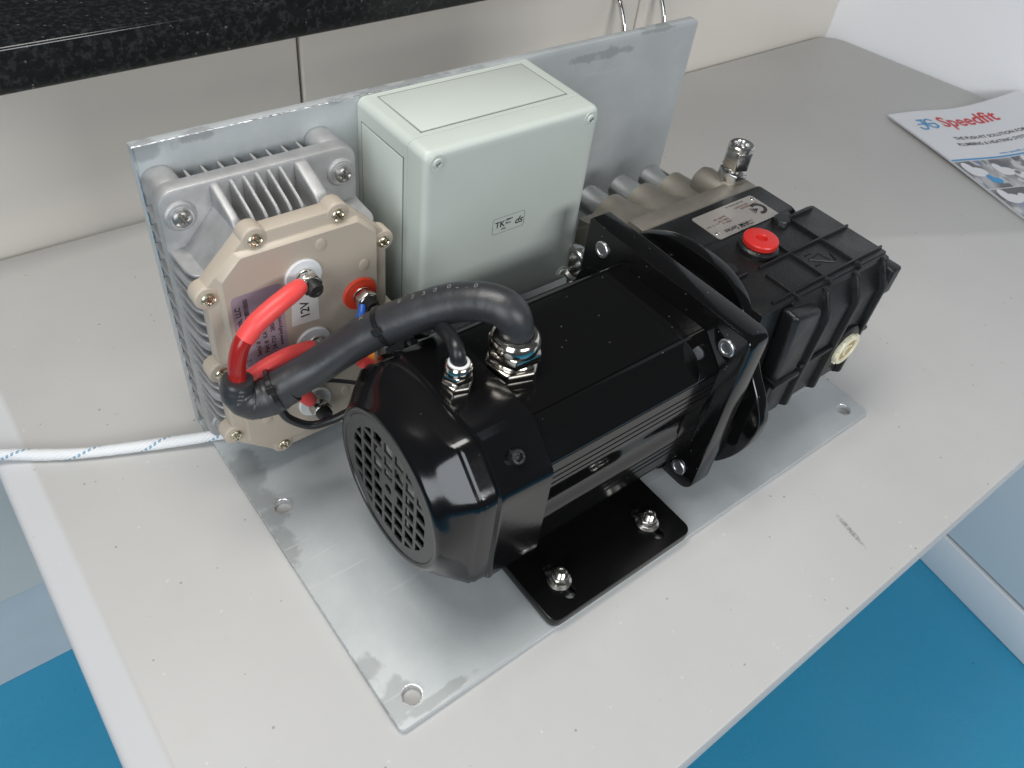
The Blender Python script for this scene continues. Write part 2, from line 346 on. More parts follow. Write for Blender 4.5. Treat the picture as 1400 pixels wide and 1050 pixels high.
def curve_mesh(cu, name, mtx, material, parent, angle=32, bake=True):
    tmp = bpy.data.objects.new('tmp', cu); COL.objects.link(tmp); bpy.context.view_layer.update()
    me = bpy.data.meshes.new_from_object(tmp.evaluated_get(bpy.context.evaluated_depsgraph_get()))
    bpy.data.objects.remove(tmp); bpy.data.curves.remove(cu); me.name = name
    me.transform(mtx); me.materials.clear()
    for x in (material if isinstance(material, (list, tuple)) else [material]): me.materials.append(M[x])
    me.shade_smooth(); me.set_sharp_from_angle(angle=math.radians(angle))
    return link(bpy.data.objects.new(name, me), parent)
def text(body, size, mtx, material, parent, bold=0.0, name='lettering', align='LEFT', sx=1.0, space=1.0, shear=0.0):
    cu = bpy.data.curves.new(name, 'FONT'); cu.body = body; cu.size = size; cu.offset = bold; cu.align_x = align; cu.space_character = space
    cu.shear = shear; cu.extrude = 0.00002; cu.resolution_u = 3
    return curve_mesh(cu, name, mtx @ Matrix.Diagonal((sx, 1, 1, 1)), material, parent)
def strokes(lines, wd, mtx, material, parent, name='emblem', h=0.0001):
    """flat printed strokes along polylines in a local plane"""
    bm = bmesh.new()
    for pl in lines:
        P = [Vector((x, y, 0)) for x, y in pl]
        for a, b in zip(P, P[1:]):
            d = (b-a).normalized()*wd*0.25; n = Vector((-(b-a).y, (b-a).x, 0)).normalized()*wd/2
            bm.faces.new([bm.verts.new(mtx @ (q+Vector((0, 0, h)))) for q in (a-d-n, b+d-n, b+d+n, a-d+n)])
            h += 0.000002
    return link(bpy.data.objects.new(name, mesh_from(bm, name, material, 32, False)), parent)

def screw_head(r, h, cross=True, seg=24, rings=7):
    """pan head about +Z with a sunk cross"""
    t = bmesh.new(); R = []
    for k in range(rings+1):
        q = k/rings
        if k == 0: R.append([t.verts.new((0, 0, h*0.45))]); continue
        row = []
        for i in range(seg):
            a = 2*PI*i/seg; x, y = q*r*math.cos(a), q*r*math.sin(a); z = h*math.sqrt(max(0, 1-(q*0.93)**2.6))
            if cross and q < 0.72 and (abs(x) < 0.17*r or abs(y) < 0.17*r): z = h*0.35+q*h*0.2
            row.append(t.verts.new((x, y, z)))
        R.append(row)
    R.append([t.verts.new((r*math.cos(2*PI*i/seg), r*math.sin(2*PI*i/seg), 0)) for i in range(seg)])
    for i in range(seg): t.faces.new((R[0][0], R[1][i], R[1][(i+1) % seg]))
    for a, b in zip(R[1:], R[2:]):
        for i in range(seg): t.faces.new((a[i], b[i], b[(i+1) % seg], a[(i+1) % seg]))
    bb = B(); bb.add(t); return bb
def nut_stud(nut_r, nut_h, stud_r, stud_h, flange=0.0):
    """(nut builder, threaded stud builder) about +Z"""
    n = B()
    if flange: n.lathe([(0, 0), (flange, 0), (flange, 0.0009), (nut_r*0.98, 0.0022), (0, 0.0022)])
    n.hex(nut_r, 0.0015 if flange else 0, nut_h, None, 0.0007)
    n.lathe([(0, nut_h-0.0003), (nut_r*0.80, nut_h-0.0003), (nut_r*0.74, nut_h+0.0003), (0, nut_h+0.0003)])
    st = B(); pr = [(0, nut_h*0.5), (stud_r, nut_h*0.5)]; z = nut_h*0.5
    while z < stud_h-0.001:
        pr += [(stud_r, z), (stud_r*0.88, z+0.0005)]; z += 0.001
    pr += [(stud_r*0.92, stud_h-0.0008), (stud_r*0.74, stud_h), (stud_r*0.45, stud_h), (stud_r*0.4, stud_h-0.0006), (0, stud_h-0.0006)]
    st.lathe(pr, None, 20)
    return n, st
def add_nut(parent, world, nut_me, stud_me, nname='nut', sname='stud'):
    n = inst(nut_me, nname, parent, world); inst(stud_me, sname, n, world); return n

# ------------------------------------------------------------------ setting
D = 0.3031; TB = 0.005; HT = 0.2454; W = 0.5
fl = B(); fl.box((-4, -3.2, -0.745), (4.5, 1.6, -0.695)); o = fl.done('floor', 'vinyl'); o['kind'] = 'structure'
# right-hand wall above the table
wv = [(1.268, 0.66), (1.225, 0.66+0.0), (1.36, -0.1)]
wl = B(); wl.prism([(1.2465, 0.640), (1.3095, 0.262), (1.42, -0.40), (1.72, -0.40), (1.72, 0.640)], 'z', -0.02, 1.7); o = wl.done('wall', 'wall'); o['kind'] = 'structure'

# kitchen cabinet row behind
cab = thing('kitchen_cabinet', 'cream kitchen base cabinet row under the black granite worktop, behind the table', 'kitchen cabinet', (0.2, 0.62, -0.695))
c = B(); c.box((-1.2, 0.622, -0.50), (1.26, 1.15, 0.174)); c.done('carcass', 'door', cab)
for x0, x1 in ((-1.20, 0.2505), (0.2545, 0.7495), (0.7525, 1.2545)):
    d = B(); d.box((x0, 0.5985, -0.498), (x1, 0.6205, 0.172), 0.0022, 3); dr = d.done('cabinet_door', 'door', cab)
    hx = {0.2545: 0.6985, 0.7525: 0.7735}.get(x0)
    if hx:
        h = B(); h.tube([(hx, 0.6000, 0.150), (hx, 0.5960, 0.140), (hx, 0.5820, 0.1265), (hx-0.001, 0.5700, 0.108), (hx-0.002, 0.5640, 0.085), (hx-0.002, 0.5620, 0.050), (hx-0.002, 0.5640, 0.015), (hx-0.001, 0.5700, -0.008), (hx, 0.5820, -0.026), (hx, 0.5960, -0.040), (hx, 0.6000, -0.050)], 0.0038, 14, 8)
        h.done('handle', 'handle', dr)
c = B(); c.box((-1.2, 0.612, -0.694), (1.26, 0.66, -0.503)); c.done('plinth', 'plinth', cab)
c = B(); c.prism([(-1.2, 0.5023), (1.26, 0.5843), (1.26, 1.25), (-1.2, 1.25)], 'z', 0.1752, 0.2125, 0.0035, 3); c.done('worktop', 'granite', cab)

# low white panel with skirting on the right, under the table
pn = thing('side_panel', 'white panel with a skirting strip rising from the blue floor, under the table end', 'panel', (1.1, -0.2, -0.695))
def para(xa, xb, z0, z1):
    return [((xa-0.0), z0)]
c = B(); c.prism([(1.157, 0.30), (1.000, -0.70), (1.16, -0.70), (1.32, 0.30)], 'z', -0.604, -0.035, 0.002); c.done('panel', 'tile', pn)
c = B(); c.prism([(1.1545, 0.30), (0.9975, -0.70), (1.16, -0.70), (1.32, 0.30)], 'z', -0.694, -0.612, 0.002); c.done('skirting', 'tile', pn)
c = B(); c.prism([(1.163, 0.30), (1.006, -0.70), (1.155, -0.70), (1.315, 0.30)], 'z', -0.613, -0.603); c.done('joint', 'grout', pn)

# table
def tabletop(b):
    t = bmesh.new(); prof_ = [(0, -0.0035), (0.001, -0.0012), (0.0035, 0)]
    lo = [t.verts.new((x, y, -0.032)) for x, y in tp]; rows = [lo]; n = len(tp)
    for d, z in prof_:
        row = []
        for i, (x, y) in enumerate(tp):
            a = Vector((*tp[i-1], 0)); q = Vector((x, y, 0)); c_ = Vector((*tp[(i+1) % n], 0)); nn = ((q-a).normalized()+(c_-q).normalized()).normalized(); nr = Vector((-nn.y, nn.x, 0))
            v = q+nr*d
            if x < -0.1155: v.x = x
            row.append(t.verts.new((v.x, v.y, z)))
        rows.append(row)
    for r0, r1 in zip(rows, rows[1:]):
        for i in range(n): t.faces.new((r0[i], r0[(i+1) % n], r1[(i+1) % n], r1[i]))
    t.faces.new(lo[::-1]); t.faces.new(rows[-1]); b.add(t)
tb = thing('table', 'off-white speckled laminate table carrying the motor and pump bracket', 'table', (0.55, 0.24, -0.695))
def rounded(pts, rs, n=8):
    out = []
    for i, p in enumerate(pts):
        p = Vector(p); a = (Vector(pts[i-1])-p); b = (Vector(pts[(i+1) % len(pts)])-p); r = rs[i]
        if r <= 0: out.append(tuple(p)); continue
        an = a.angle(b); t_ = r/math.tan(an/2); A = p+a.normalized()*t_; Bq = p+b.normalized()*t_
        cn = p+(a.normalized()+b.normalized()).normalized()*(r/math.sin(an/2)); va = A-cn; vb = Bq-cn; th = va.angle(vb)
        sg = 1 if va.x*vb.y-va.y*vb.x > 0 else -1
        for k in range(n+1):
            q = sg*th*k/n; out.append((cn.x+va.x*math.cos(q)-va.y*math.sin(q), cn.y+va.x*math.sin(q)+va.y*math.cos(q)))
    return out
tp = rounded([(-0.116, -0.1155), (1.3500, -0.1130), (1.2480, 0.592), (-0.116, 0.592)], [0, 0.02, 0.045, 0])
bm = B(); tabletop(bm); top = bm.done('table_top', 'laminate', tb)
# post-formed left edge that rolls gently down
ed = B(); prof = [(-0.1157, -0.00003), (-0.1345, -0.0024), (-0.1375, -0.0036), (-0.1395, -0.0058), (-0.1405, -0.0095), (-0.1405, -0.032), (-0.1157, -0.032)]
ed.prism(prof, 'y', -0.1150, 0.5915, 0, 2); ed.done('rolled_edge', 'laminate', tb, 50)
lg = B(); lg.box((-0.10, -0.07, 0), (-0.06, -0.03, 0.662), 0.003); lm = lg.mesh('leg', 'plinth')
for dx, dy in ((0.22, 0.28), (0.22, 0.56), (1.05, 0.28), (1.05, 0.56)): inst(lm, 'leg', tb, T(dx, dy, -0.694))

# ------------------------------------------------------------------ folded aluminium bracket
br = thing('mounting_bracket', 'L-shaped stained aluminium plate bracket standing on the table under everything bolted to it', 'bracket', (0.25, 0.15, 0))
def sl(cx, cy, hx, hy): return rrect(cx, cy, hx, hy, min(hx, hy)*0.999, 6)
plate('base_plate', rrect(W/2, (D-0.001)/2, W/2, (D-0.001)/2, 0.004, 4), [circ(0.0179, 0.0165, 0.0062)[::-1], circ(0.0171, 0.1904, 0.0062)[::-1], sl(0.4815, 0.0150, 0.006, 0.006)[::-1], circ(0.483, 0.1904, 0.0062)[::-1]],
      Matrix.Identity(4), TB, 'plate', br, 0.0006)
for hx, hy in ((0.0179, 0.0165), (0.0171, 0.1904), (0.4815, 0.0150)):
    c = B(); n = 24
    c.loft([[(hx+r*math.cos(2*PI*i/n), hy+r*math.sin(2*PI*i/n), z) for i in range(n)] for r, z in ((0.00615, 0.0004), (0.00615, 0.0046), (0.0066, 0.00515), (0.0070, 0.0052))], False, False)
    c.done('hole_rim', 'plate_edge', br)
bp = B(); bp.prism(rounded([(0, 0.0), (W, 0.0), (W, HT), (0, HT)], [0, 0, 0.006, 0.002], 5), 'y', D, D+0.007, 0.0005, 2); bp.done('back_plate', 'plate', br)
# rough sawn burrs: bright irregular strips along the cut edges
random.seed(3)
def burr(pts, n, wdt, nrm, name='sawn_edge'):
    b = B(); P0, P1 = Vector(pts[0]), Vector(pts[1]); prev = None; rad = []; ps = []
    for i in range(n+1): ps.append(P0.lerp(P1, i/n)+Vector([random.uniform(-1, 1)*wdt*0.06 for _ in range(3)])); rad.append(wdt*random.uniform(0.42, 0.54))
    b.tube(ps, rad, 6, 1); return b.done(name, 'plate_edge', br)
burr(((0.0012, D-0.0002, 0.006), (0.0006, D-0.0002, HT-0.0005)), 90, 0.0010, None)
burr(((0.0005, D-0.0002, HT-0.0004), (0.20, D-0.0002, HT-0.0002)), 70, 0.0011, None)
burr(((0.0004, 0.004, TB-0.0006), (0.0004, D-0.002, TB-0.0004)), 110, 0.0009, None)

# ------------------------------------------------------------------ motor controller
ct = thing('motor_controller', 'finned aluminium motor controller with beige plastic cover, at the bracket\'s left end', 'motor controller', (0.066, 0.26, 0.005))
YF0, YF1 = 0.272, 0.2835                           # flange bar
hs = B()
fo = rrect(0.066, 0.120, 0.0665, 0.1105, 0.011, 5)
hs.prism(fo, 'y', YF0, YF1, 0.0015, 2)
bo = rounded([(0.009, 0.024), (0.123, 0.024), (0.123, 0.2035), (0.009, 0.2035)], [0.03]*4, 1)
hs.prism(bo, 'y', 0.2375, YF0+0.002, 0.0012, 2)
for mx_, mz_ in ((1, 1), (-1, 1), (1, -1), (-1, -1)):   # chamfered shoulders between the fin groups
    sh = [(0.0072, 0.1865), (0.0335, 0.2148), (0.0400, 0.2148), (0.0400, 0.1850), (0.0200, 0.1650), (0.0072, 0.1650)]
    sh = [(x if mx_ > 0 else 0.132-x, z if mz_ > 0 else 0.2385-z) for x, z in sh]
    hs.prism(sh, 'y', 0.2388, YF0+0.001, 0.0018, 2, 50)
for cx in (0.0115, 0.1205):                        # solid corner feet behind the flange
    for cz in (0.0215, 0.2185): hs.prism(rrect(cx, cz, 0.0105, 0.0115, 0.009, 4), 'y', YF1-0.001, D-0.0003, 0.0006)
heat = hs.done('heat_sink', 'cast_alu', ct)
t = B(); t.prism([(0, 0), (0.0026, 0), (0.0017, 0.020), (0.0009, 0.020)], 'z', 0, 1, 0, 2)
def fin_mesh(h, d, name='fin'):                    # upright spacer fin behind the flange: runs along local z
    b = B(); b.prism([(-0.0017, 0), (0.0017, 0), (0.0007, d), (-0.0007, d)], 'z', 0, h, 0.0003, 1); return b.mesh(name, 'cast_alu')
bf = fin_mesh(0.205, D-YF1-0.0006)
for i in range(8): inst(bf, 'fin', heat, T(0.0278+0.01095*i, YF1, 0.0185))
sf = B(); sf.prism([(-0.0016, 0), (0.0016, 0), (0.0007, D-YF1-0.0006), (-0.0007, D-YF1-0.0006)], 'z', 0, 0.022, 0.0003, 1); sfm = sf.mesh('fin', 'cast_alu')
for i in range(13):
    z = 0.036+0.0140*i
    inst(sfm, 'fin', heat, Matrix(((0, 0, 1, 0.0), (0, 1, 0, YF1), (1, 0, 0, z), (0, 0, 0, 1))))
    inst(sfm, 'fin', heat, Matrix(((0, 0, 1, 0.110), (0, 1, 0, YF1), (1, 0, 0, z), (0, 0, 0, 1))))
# side fins with a rolled front end; profile in x-y, thickness in z
sp_ = [(0.0125, 0.2732), (0.0002, 0.2732), (0.0010, 0.250), (0.0021, 0.2460), (0.0040, 0.2425), (0.0070, 0.2405), (0.0125, 0.2395)]
sfb = B(); sfb.prism(sp_, 'z', -0.0011, 0.0011, 0.0005, 1, 40); sfin = sfb.mesh('fin', 'cast_alu')
for i in range(15):
    z = 0.0515+0.0098*i
    if i in (3, 8, 13): continue
    inst(sfin, 'fin', heat, T(0, 0, z))
    inst(sfin, 'fin', heat, Matrix(((-1, 0, 0, 0.132), (0, 1, 0, 0), (0, 0, 1, z), (0, 0, 0, 1))))
for i in (3, 8, 13):
    rb = B(); rb.prism([(x+(-0.0005 if x < 0.012 else 0), y) for x, y in sp_], 'z', 0.0515+0.0098*i-0.0034, 0.0515+0.0098*i+0.0034, 0.0012, 2, 40); rb.done('rib', 'cast_alu', heat)
# top fins; profile in y-z
tpz = [(0.2732, 0.1995), (0.2732, 0.2282), (0.2700, 0.2276), (0.2470, 0.2186), (0.2435, 0.2162), (0.2415, 0.2125), (0.2403, 0.2080), (0.2403, 0.1995)]
tfb = B(); tfb.prism(tpz, 'x', -0.0011, 0.0011, 0.0005, 1, 40); tfin = tfb.mesh('fin', 'cast_alu')
for x in (0.0455, 0.0540, 0.0622, 0.0702, 0.0780): inst(tfin, 'fin', heat, T(x, 0, 0))
for x, hw in ((0.0350, 0.0030), (0.0925, 0.0048)):
    rb = B(); rb.prism([(y, z+(0.0004 if z > 0.2 else 0)) for y, z in tpz], 'x', x-hw, x+hw, 0.0018, 3, 40); rb.done('rib', 'cast_alu', heat)
rb = B(); rb.lathe([(0.0104, -0.001), (0.0100, 0.0012), (0.0088, 0.0022), (0, 0.0022)], None, 24); rbm = rb.mesh('screw_boss', 'cast_alu')   # bosses that rise from the chamfers to the fixing screws
for cx in (0.0115, 0.1205):
    for cz in (0.0275, 0.2125): inst(rbm, 'screw_boss', heat, T(cx, YF0, cz) @ rotz_to((0, -1, 0)))
wsh = B(); wsh.lathe([(0, 0), (0.0072, 0), (0.0072, 0.0011), (0.0048, 0.0013), (0, 0.0013)], None, 24); wsh = wsh.mesh('washer', 'zinc')
bigs = screw_head(0.0060, 0.0030).mesh('screw', 'dull_steel')
for cx in (0.0115, 0.1205):
    for cz in (0.0275, 0.2125):
        q = T(cx, YF0-0.0022, cz) @ rotz_to((0, -1, 0)) @ Matrix.Rotation(0.3+cx*9, 4, 'Z')
        s_ = inst(bigs, 'screw', ct, q @ T(0, 0, 0.0012)); inst(wsh, 'washer', s_, q)
# beige cover: octagon with ears, and a raised octagonal panel
ears = [(0.0385, 0.2130), (0.0940, 0.2130), (0.1265, 0.1815), (0.1280, 0.1190), (0.1265, 0.0565), (0.0940, 0.0255), (0.0385, 0.0255), (0.0050, 0.0565), (0.0040, 0.1190), (0.0050, 0.1815)]
octo = rounded([(0.0025, 0.0185), (0.1290, 0.0185), (0.1290, 0.2180), (0.0025, 0.2180)], [0]*4)
octo = [(0.0035, 0.0500), (0.0330, 0.0210), (0.1000, 0.0210), (0.1290, 0.0500), (0.1290, 0.1880), (0.1000, 0.2170), (0.0330, 0.2170), (0.0035, 0.1880)]
cv = B(); cv.prism(rounded(octo, [0.004]*8, 2), 'y', 0.2280, 0.2400, 0.0012, 2, 40)
for i, (ex, ez) in enumerate(ears): cv.prism(circ(ex, ez, 0.0084, 24), 'y', 0.2276, 0.2398, 0.0016, 3, 40)
cover = cv.done('cover', 'beige', ct)
def octa(x0, x1, z0, z1, k): return [(x0, z0+k), (x0+k, z0), (x1-k, z0), (x1, z0+k), (x1, z1-k), (x1-k, z1), (x0+k, z1), (x0, z1-k)]
cv = B(); t = bmesh.new()
A0 = rounded(octa(0.0112, 0.1208, 0.0330, 0.2085, 0.0135), [0.002]*8, 1); A1 = rounded(octa(0.0122, 0.1198, 0.0340, 0.2075, 0.0135), [0.002]*8, 1)
A2 = rounded(octa(0.0133, 0.1187, 0.0351, 0.2064, 0.0133), [0.002]*8, 1)
cv.loft([[(x, 0.2285, z) for x, z in A0], [(x, 0.2250, z) for x, z in A1], [(x, 0.2233, z) for x, z in A2]])
panel = cv.done('raised_panel', 'beige', cover)
ov = B(); ov.lathe([(0.0048, -0.0006), (0.0046, 0.0005), (0.0038, 0.0008), (0, 0.0008)], rotz_to((0, -1, 0)) @ Matrix.Diagonal((0.8, 1.0, 1, 1)), 24); ovm = ov.mesh('embossed_oval', 'beige')
YP = 0.2233
for x, z, sgn in ((0.0786, 0.1982, 'B-'), (0.1090, 0.1709, 'B+'), (0.0276, 0.0646, 'M'), (0.0900, 0.0600, 'M')):
    eo = inst(ovm, 'embossed_oval', cover, T(x, YP, z)); text(sgn, 0.0040, axes((x, YP-0.0008, z-0.0014), (1, 0, 0), (0, 0, 1)), 'beige', eo, 0, 'embossing', 'CENTER')
scm = screw_head(0.0046, 0.0026).mesh('screw', 'brass_screw')
for i, (ex, ez) in enumerate(ears): inst(scm, 'screw', cover, T(ex, 0.2276, ez) @ rotz_to((0, -1, 0)) @ Matrix.Rotation(i*0.7, 4, 'Z'))
# stickers
lb = plate('rating_sticker', rrect(0.0330, 0.1490, 0.0168, 0.0310, 0.0035, 5), [], axes((0, YP, 0), (1, 0, 0), (0, 0, 1)), 0.00012, 'sticker_holo', cover)
def up(x, z): return axes((x, YP-0.00016, z), (0, 0, 1), (-1, 0, 0), (0, -1, 0))
text('Kelly Controls, LLC', 0.0050, up(0.0213, 0.1330), 'ink', lb, 0.00012, sx=0.95)
text('Serial #  K0445325', 0.0042, up(0.0307, 0.1260), 'ink', lb, 0.00008)
text('Part #  KA', 0.0042, up(0.0362, 0.1265), 'ink', lb, 0.00008)
text('24-72V   280A  CD', 0.0042, up(0.0417, 0.1270), 'ink', lb, 0.00008)
text('www.kellycontroller', 0.0040, up(0.0467, 0.1285), 'ink', lb, 0.00006)
text('CE', 0.0050, up(0.0235, 0.1205), 'brown_ink', lb)
bars = B(); z = 0.1550; random.seed(5)
while z < 0.1760:
    wd = random.choice((0.0003, 0.0005, 0.0008)); bars.box((0.0235, YP-0.00022, z), (0.0265, YP-0.00014, z+wd)); z += wd+random.choice((0.0003, 0.0005))
bars.done('barcode', 'ink', lb)
vs = plate('voltage_sticker', [(0.0537, 0.1405), (0.0738, 0.1390), (0.0740, 0.1640), (0.0560, 0.1700)][::1], [], axes((0, YP, 0), (1, 0, 0), (0, 0, 1)), 0.00012, 'sticker_white', cover)
text('12V', 0.0088, up(0.0668, 0.1440), 'ink', vs, 0.00018)
# terminals
nb, sb = nut_stud(0.0080, 0.0064, 0.0056, 0.0150); nutm = nb.mesh('nut', 'steel'); studm = sb.mesh('stud', 'dark_stud')
spw = B(); spw.lathe([(0.0050, 0), (0.0070, 0), (0.0072, 0.0006), (0.0070, 0.0013), (0.0050, 0.0013)], None, 20); spwm = spw.mesh('spring_washer', 'steel')
wt = B(); wt.lathe([(0.0128, 0), (0.0128, 0.0012), (0.0122, 0.0018), (0.0060, 0.0018), (0.0060, 0.003), (0, 0.003)], None, 36); wtm = wt.mesh('insulating_washer', 'white_plastic')
wr = wtm.copy(); wr.materials.clear(); wr.materials.append(M['red_washer'])
for (x, z, kind) in ((0.0648, 0.1790, 0), (0.1048, 0.1485, 1), (0.0676, 0.1205, 0), (0.0648, 0.0622, 0)):
    q = T(x, YP, z) @ rotz_to((0, -1, 0)) @ Matrix.Rotation(x*40, 4, 'Z')
    te = inst(wr if kind else wtm, 'terminal', ct, q); te['label'] = 'terminal stud on an orange-red washer' if kind else 'terminal stud on a white washer'
    q2 = q @ T(0, 0, 0.003); inst(spwm, 'spring_washer', te, q2); inst(nutm, 'nut', te, q2 @ T(0, 0, 0.0025)); inst(studm, 'stud', te, q2 @ T(0, 0, 0.0005))

# ------------------------------------------------------------------ junction box
jx0, jx1, jz0, jz1, jy0 = 0.1518, 0.3045, 0.0860, 0.2445, 0.2185
jb = thing('junction_box', 'pale grey plastic junction box with blank lid on the bracket, right of the controller', 'junction box', (0.228, 0.303, 0.165))
cx, cz, hx, hz = (jx0+jx1)/2, (jz0+jz1)/2, (jx1-jx0)/2, (jz1-jz0)/2
def ring_at(y, inset, r): return [(x, y, z) for x, z in rrect(cx, cz, hx-inset, hz-inset, r, 6)]
c = B(); c.loft([ring_at(D-0.0003, 0, 0.006), ring_at(0.2398, 0.0002, 0.006), ring_at(0.2393, 0.0008, 0.006)]); body = c.done('box_body', 'grey_box', jb, 40)
c = B(); c.loft([ring_at(0.2393, 0.0009, 0.006), ring_at(0.2388, 0.0003, 0.006), ring_at(0.2230, 0.0004, 0.006), ring_at(0.2203, 0.0012, 0.006), ring_at(0.2190, 0.0028, 0.006), ring_at(0.2186, 0.0046, 0.006), ring_at(0.2185, 0.0075, 0.005)], True, True)
lid = c.done('lid', 'grey_box', jb, 40)
c = B()                                            # knock-out panels stand inside a fine groove on each side
for a, b in (((jx0+0.014, 0.2440, jz1-0.0004), (jx1-0.014, 0.2965, jz1+0.0005)),): c.box(a, b, 0.0004, 2)
c.done('side_panel', 'grey_box', body)
c = B(); c.box((jx0-0.0005, 0.2440, jz0+0.012), (jx0+0.0004, 0.2965, jz1-0.016), 0.0004, 2); c.done('side_panel', 'grey_box', body)
def groove(p0, p1, hw): return (Vector(p0), Vector(p1), hw)
g = B(); gw = 0.00035
x0, x1, y0, y1, zz = jx0+0.0132, jx1-0.0132, 0.2432, 0.2973, jz1+0.00006
for a, b in (((x0, y0), (x1, y0)), ((x1, y0), (x1, y1)), ((x1, y1), (x0, y1)), ((x0, y1), (x0, y0))):
    g.box((min(a[0], b[0])-gw, min(a[1], b[1])-gw, zz-0.0005), (max(a[0], b[0])+gw, max(a[1], b[1])+gw, zz))
z0, z1, xx = jz0+0.0112, jz1-0.0152, jx0-0.00006
for a, b in (((y0, z0), (y1, z0)), ((y1, z0), (y1, z1)), ((y1, z1), (y0, z1)), ((y0, z1), (y0, z0))):
    g.box((xx, min(a[0], b[0])-gw, min(a[1], b[1])-gw), (xx+0.0005, max(a[0], b[0])+gw, max(a[1], b[1])+gw))
g.done('groove', 'grey_ink', body)
cr = B(); cr.lathe([(0.0062, -0.0002), (0.0062, 0.0004), (0.0056, 0.0005), (0.0044, 0.0003), (0.0040, 0.0002), (0.0036, 0.0014), (0.0024, 0.0015), (0.0021, 0.0007), (0, 0.0007)], None, 28); crm = cr.mesh('lid_screw', 'grey_box')
rg = B(); rg.lathe([(0.0062, 0.0), (0.0066, 0.00035), (0.0062, 0.0005)], None, 28); 
slot = B(); slot.box((-0.0018, -0.0004, 0.0006), (0.0018, 0.0004, 0.00155)); slotm = slot.mesh('slot', 'grey_ink')
dk = B(); dk.lathe([(0.0044, 0.00036), (0.0038, 0.00030)], None, 28); dkm = dk.mesh('shadow_gap', 'grey_ink')
for x, z in ((0.1618, 0.2355), (0.2952, 0.2355), (0.2952, 0.0960), (0.1618, 0.0960)):
    q = T(x, jy0, z) @ rotz_to((0, -1, 0)); s_ = inst(crm, 'lid_screw', lid, q); inst(slotm, 'slot', s_, q @ Matrix.Rotation(0.6, 4, 'Z'))
# printed mark
q = axes((0.2137, jy0-0.0001, 0.1617), (1, 0, 0), (0, 0, 1), (0, -1, 0))
k = 0.0002
ol = rrect(0.0148, 0.0068, 0.0148, 0.0068, 0.0018, 4)
strokes([ol+[ol[0]]], 0.00035, q, 'grey_ink', lid, 'printed_outline')
text('TK', 0.0072, q @ T(0.0022, 0.0052, 0.0001), 'ink', lid, 0.0001, 'lettering')
text('1309-9', 0.0024, q @ T(0.0115, 0.0092, 0.0001), 'ink', lid, 0.00006)
text('PS-m', 0.0024, q @ T(0.0120, 0.0062, 0.0001), 'ink', lid, 0.00006)
text('IP66', 0.0024, q @ T(0.0085, 0.0022, 0.0001), 'grey_ink', lid, 0.0001)
text('ds', 0.0085, q @ T(0.0205, 0.0036, 0.0001), 'ink', lid, 0.0001, shear=0.3)

# ------------------------------------------------------------------ electric motor
A, Z = 0.1026, 0.0975
XF = 0.278
mo = thing('electric_motor', 'gloss black electric motor with round fan grille and square flange on the bracket', 'motor', (0.17, A, 0.014))
def rsq(s, r, n=64, groove=()):
    out = []
    for i in range(n):
        a = 2*PI*(i+0.5)/n; c_, s_ = math.cos(a), math.sin(a)
        # ray against rounded square
        t_ = s/max(abs(c_), abs(s_)); x, y = c_*t_, s_*t_
        if abs(x) > s-r and abs(y) > s-r:
            qx, qy = math.copysign(s-r, x), math.copysign(s-r, y); b_ = c_*qx+s_*qy; t_ = b_+math.sqrt(max(0, b_*b_-(qx*qx+qy*qy-r*r))); x, y = c_*t_, s_*t_
        out.append((x, y))
    return out
def cir(R, n=64): return [(R*math.cos(2*PI*(i+0.5)/n), R*math.sin(2*PI*(i+0.5)/n)) for i in range(n)]
def mix(a, b, f): return [(p[0]*(1-f)+q[0]*f, p[1]*(1-f)+q[1]*f) for p, q in zip(a, b)]
def at(x, pts, dz=0): return [(x, A+u, Z+v+dz) for u, v in pts]
# extruded body with real grooves
def grooved(s, r, gs):
    """gs: offsets along a side of grooves (centre, half width, depth) on the four sides"""
    out = []
    for side in range(4):
        a = side*PI/2; ca, sa = math.cos(a), math.sin(a)
        pts = [(s, -(s-r))]
        for c_, hw, dp in sorted(gs[side]): pts += [(s, c_-hw), (s-dp, c_-hw*0.75), (s-dp, c_+hw*0.75), (s, c_+hw)]
        pts += [(s, s-r)]
        pts += [(s-0.0008, s-r+0.0018), (s-r*0.52, s-r*0.44), (s-r*0.44, s-r*0.52), (s-r+0.0018, s-0.0008)]
        out += [(x*ca-y*sa, x*sa+y*ca) for x, y in pts]
    return out
gtop = [(-0.0405, 0.0006, 0.0007), (0.0405, 0.0006, 0.0007)]
gside = [(0.0405, 0.0006, 0.0007), (0.0300, 0.0010, -0.0004), (0.0245, 0.0010, -0.0004), (0.0190, 0.0010, -0.0004), (0.0000, 0.0110, 0.0010), (-0.0190, 0.0010, -0.0004), (-0.0245, 0.0010, -0.0004), (-0.0300, 0.0010, -0.0004), (-0.0405, 0.0006, 0.0007)]
neg = [(-c_, h, d) for c_, h, d in gside]
prof = grooved(0.0635, 0.0215, [gside, gtop, neg, gtop])
bd = B(); bd.prism([(A+u, Z+v) for u, v in prof], 'x', 0.108, XF-0.0006, 0); mbody = bd.done('motor_body', 'gloss_black', mo, 25)
sm_ = B(); sm_.prism([(A+u*1.003, Z+v*1.003) for u, v in rsq(0.0635, 0.0215)], 'x', 0.2560, 0.2567); sm_.done('end_bell_seam', 'gloss_black', mbody)
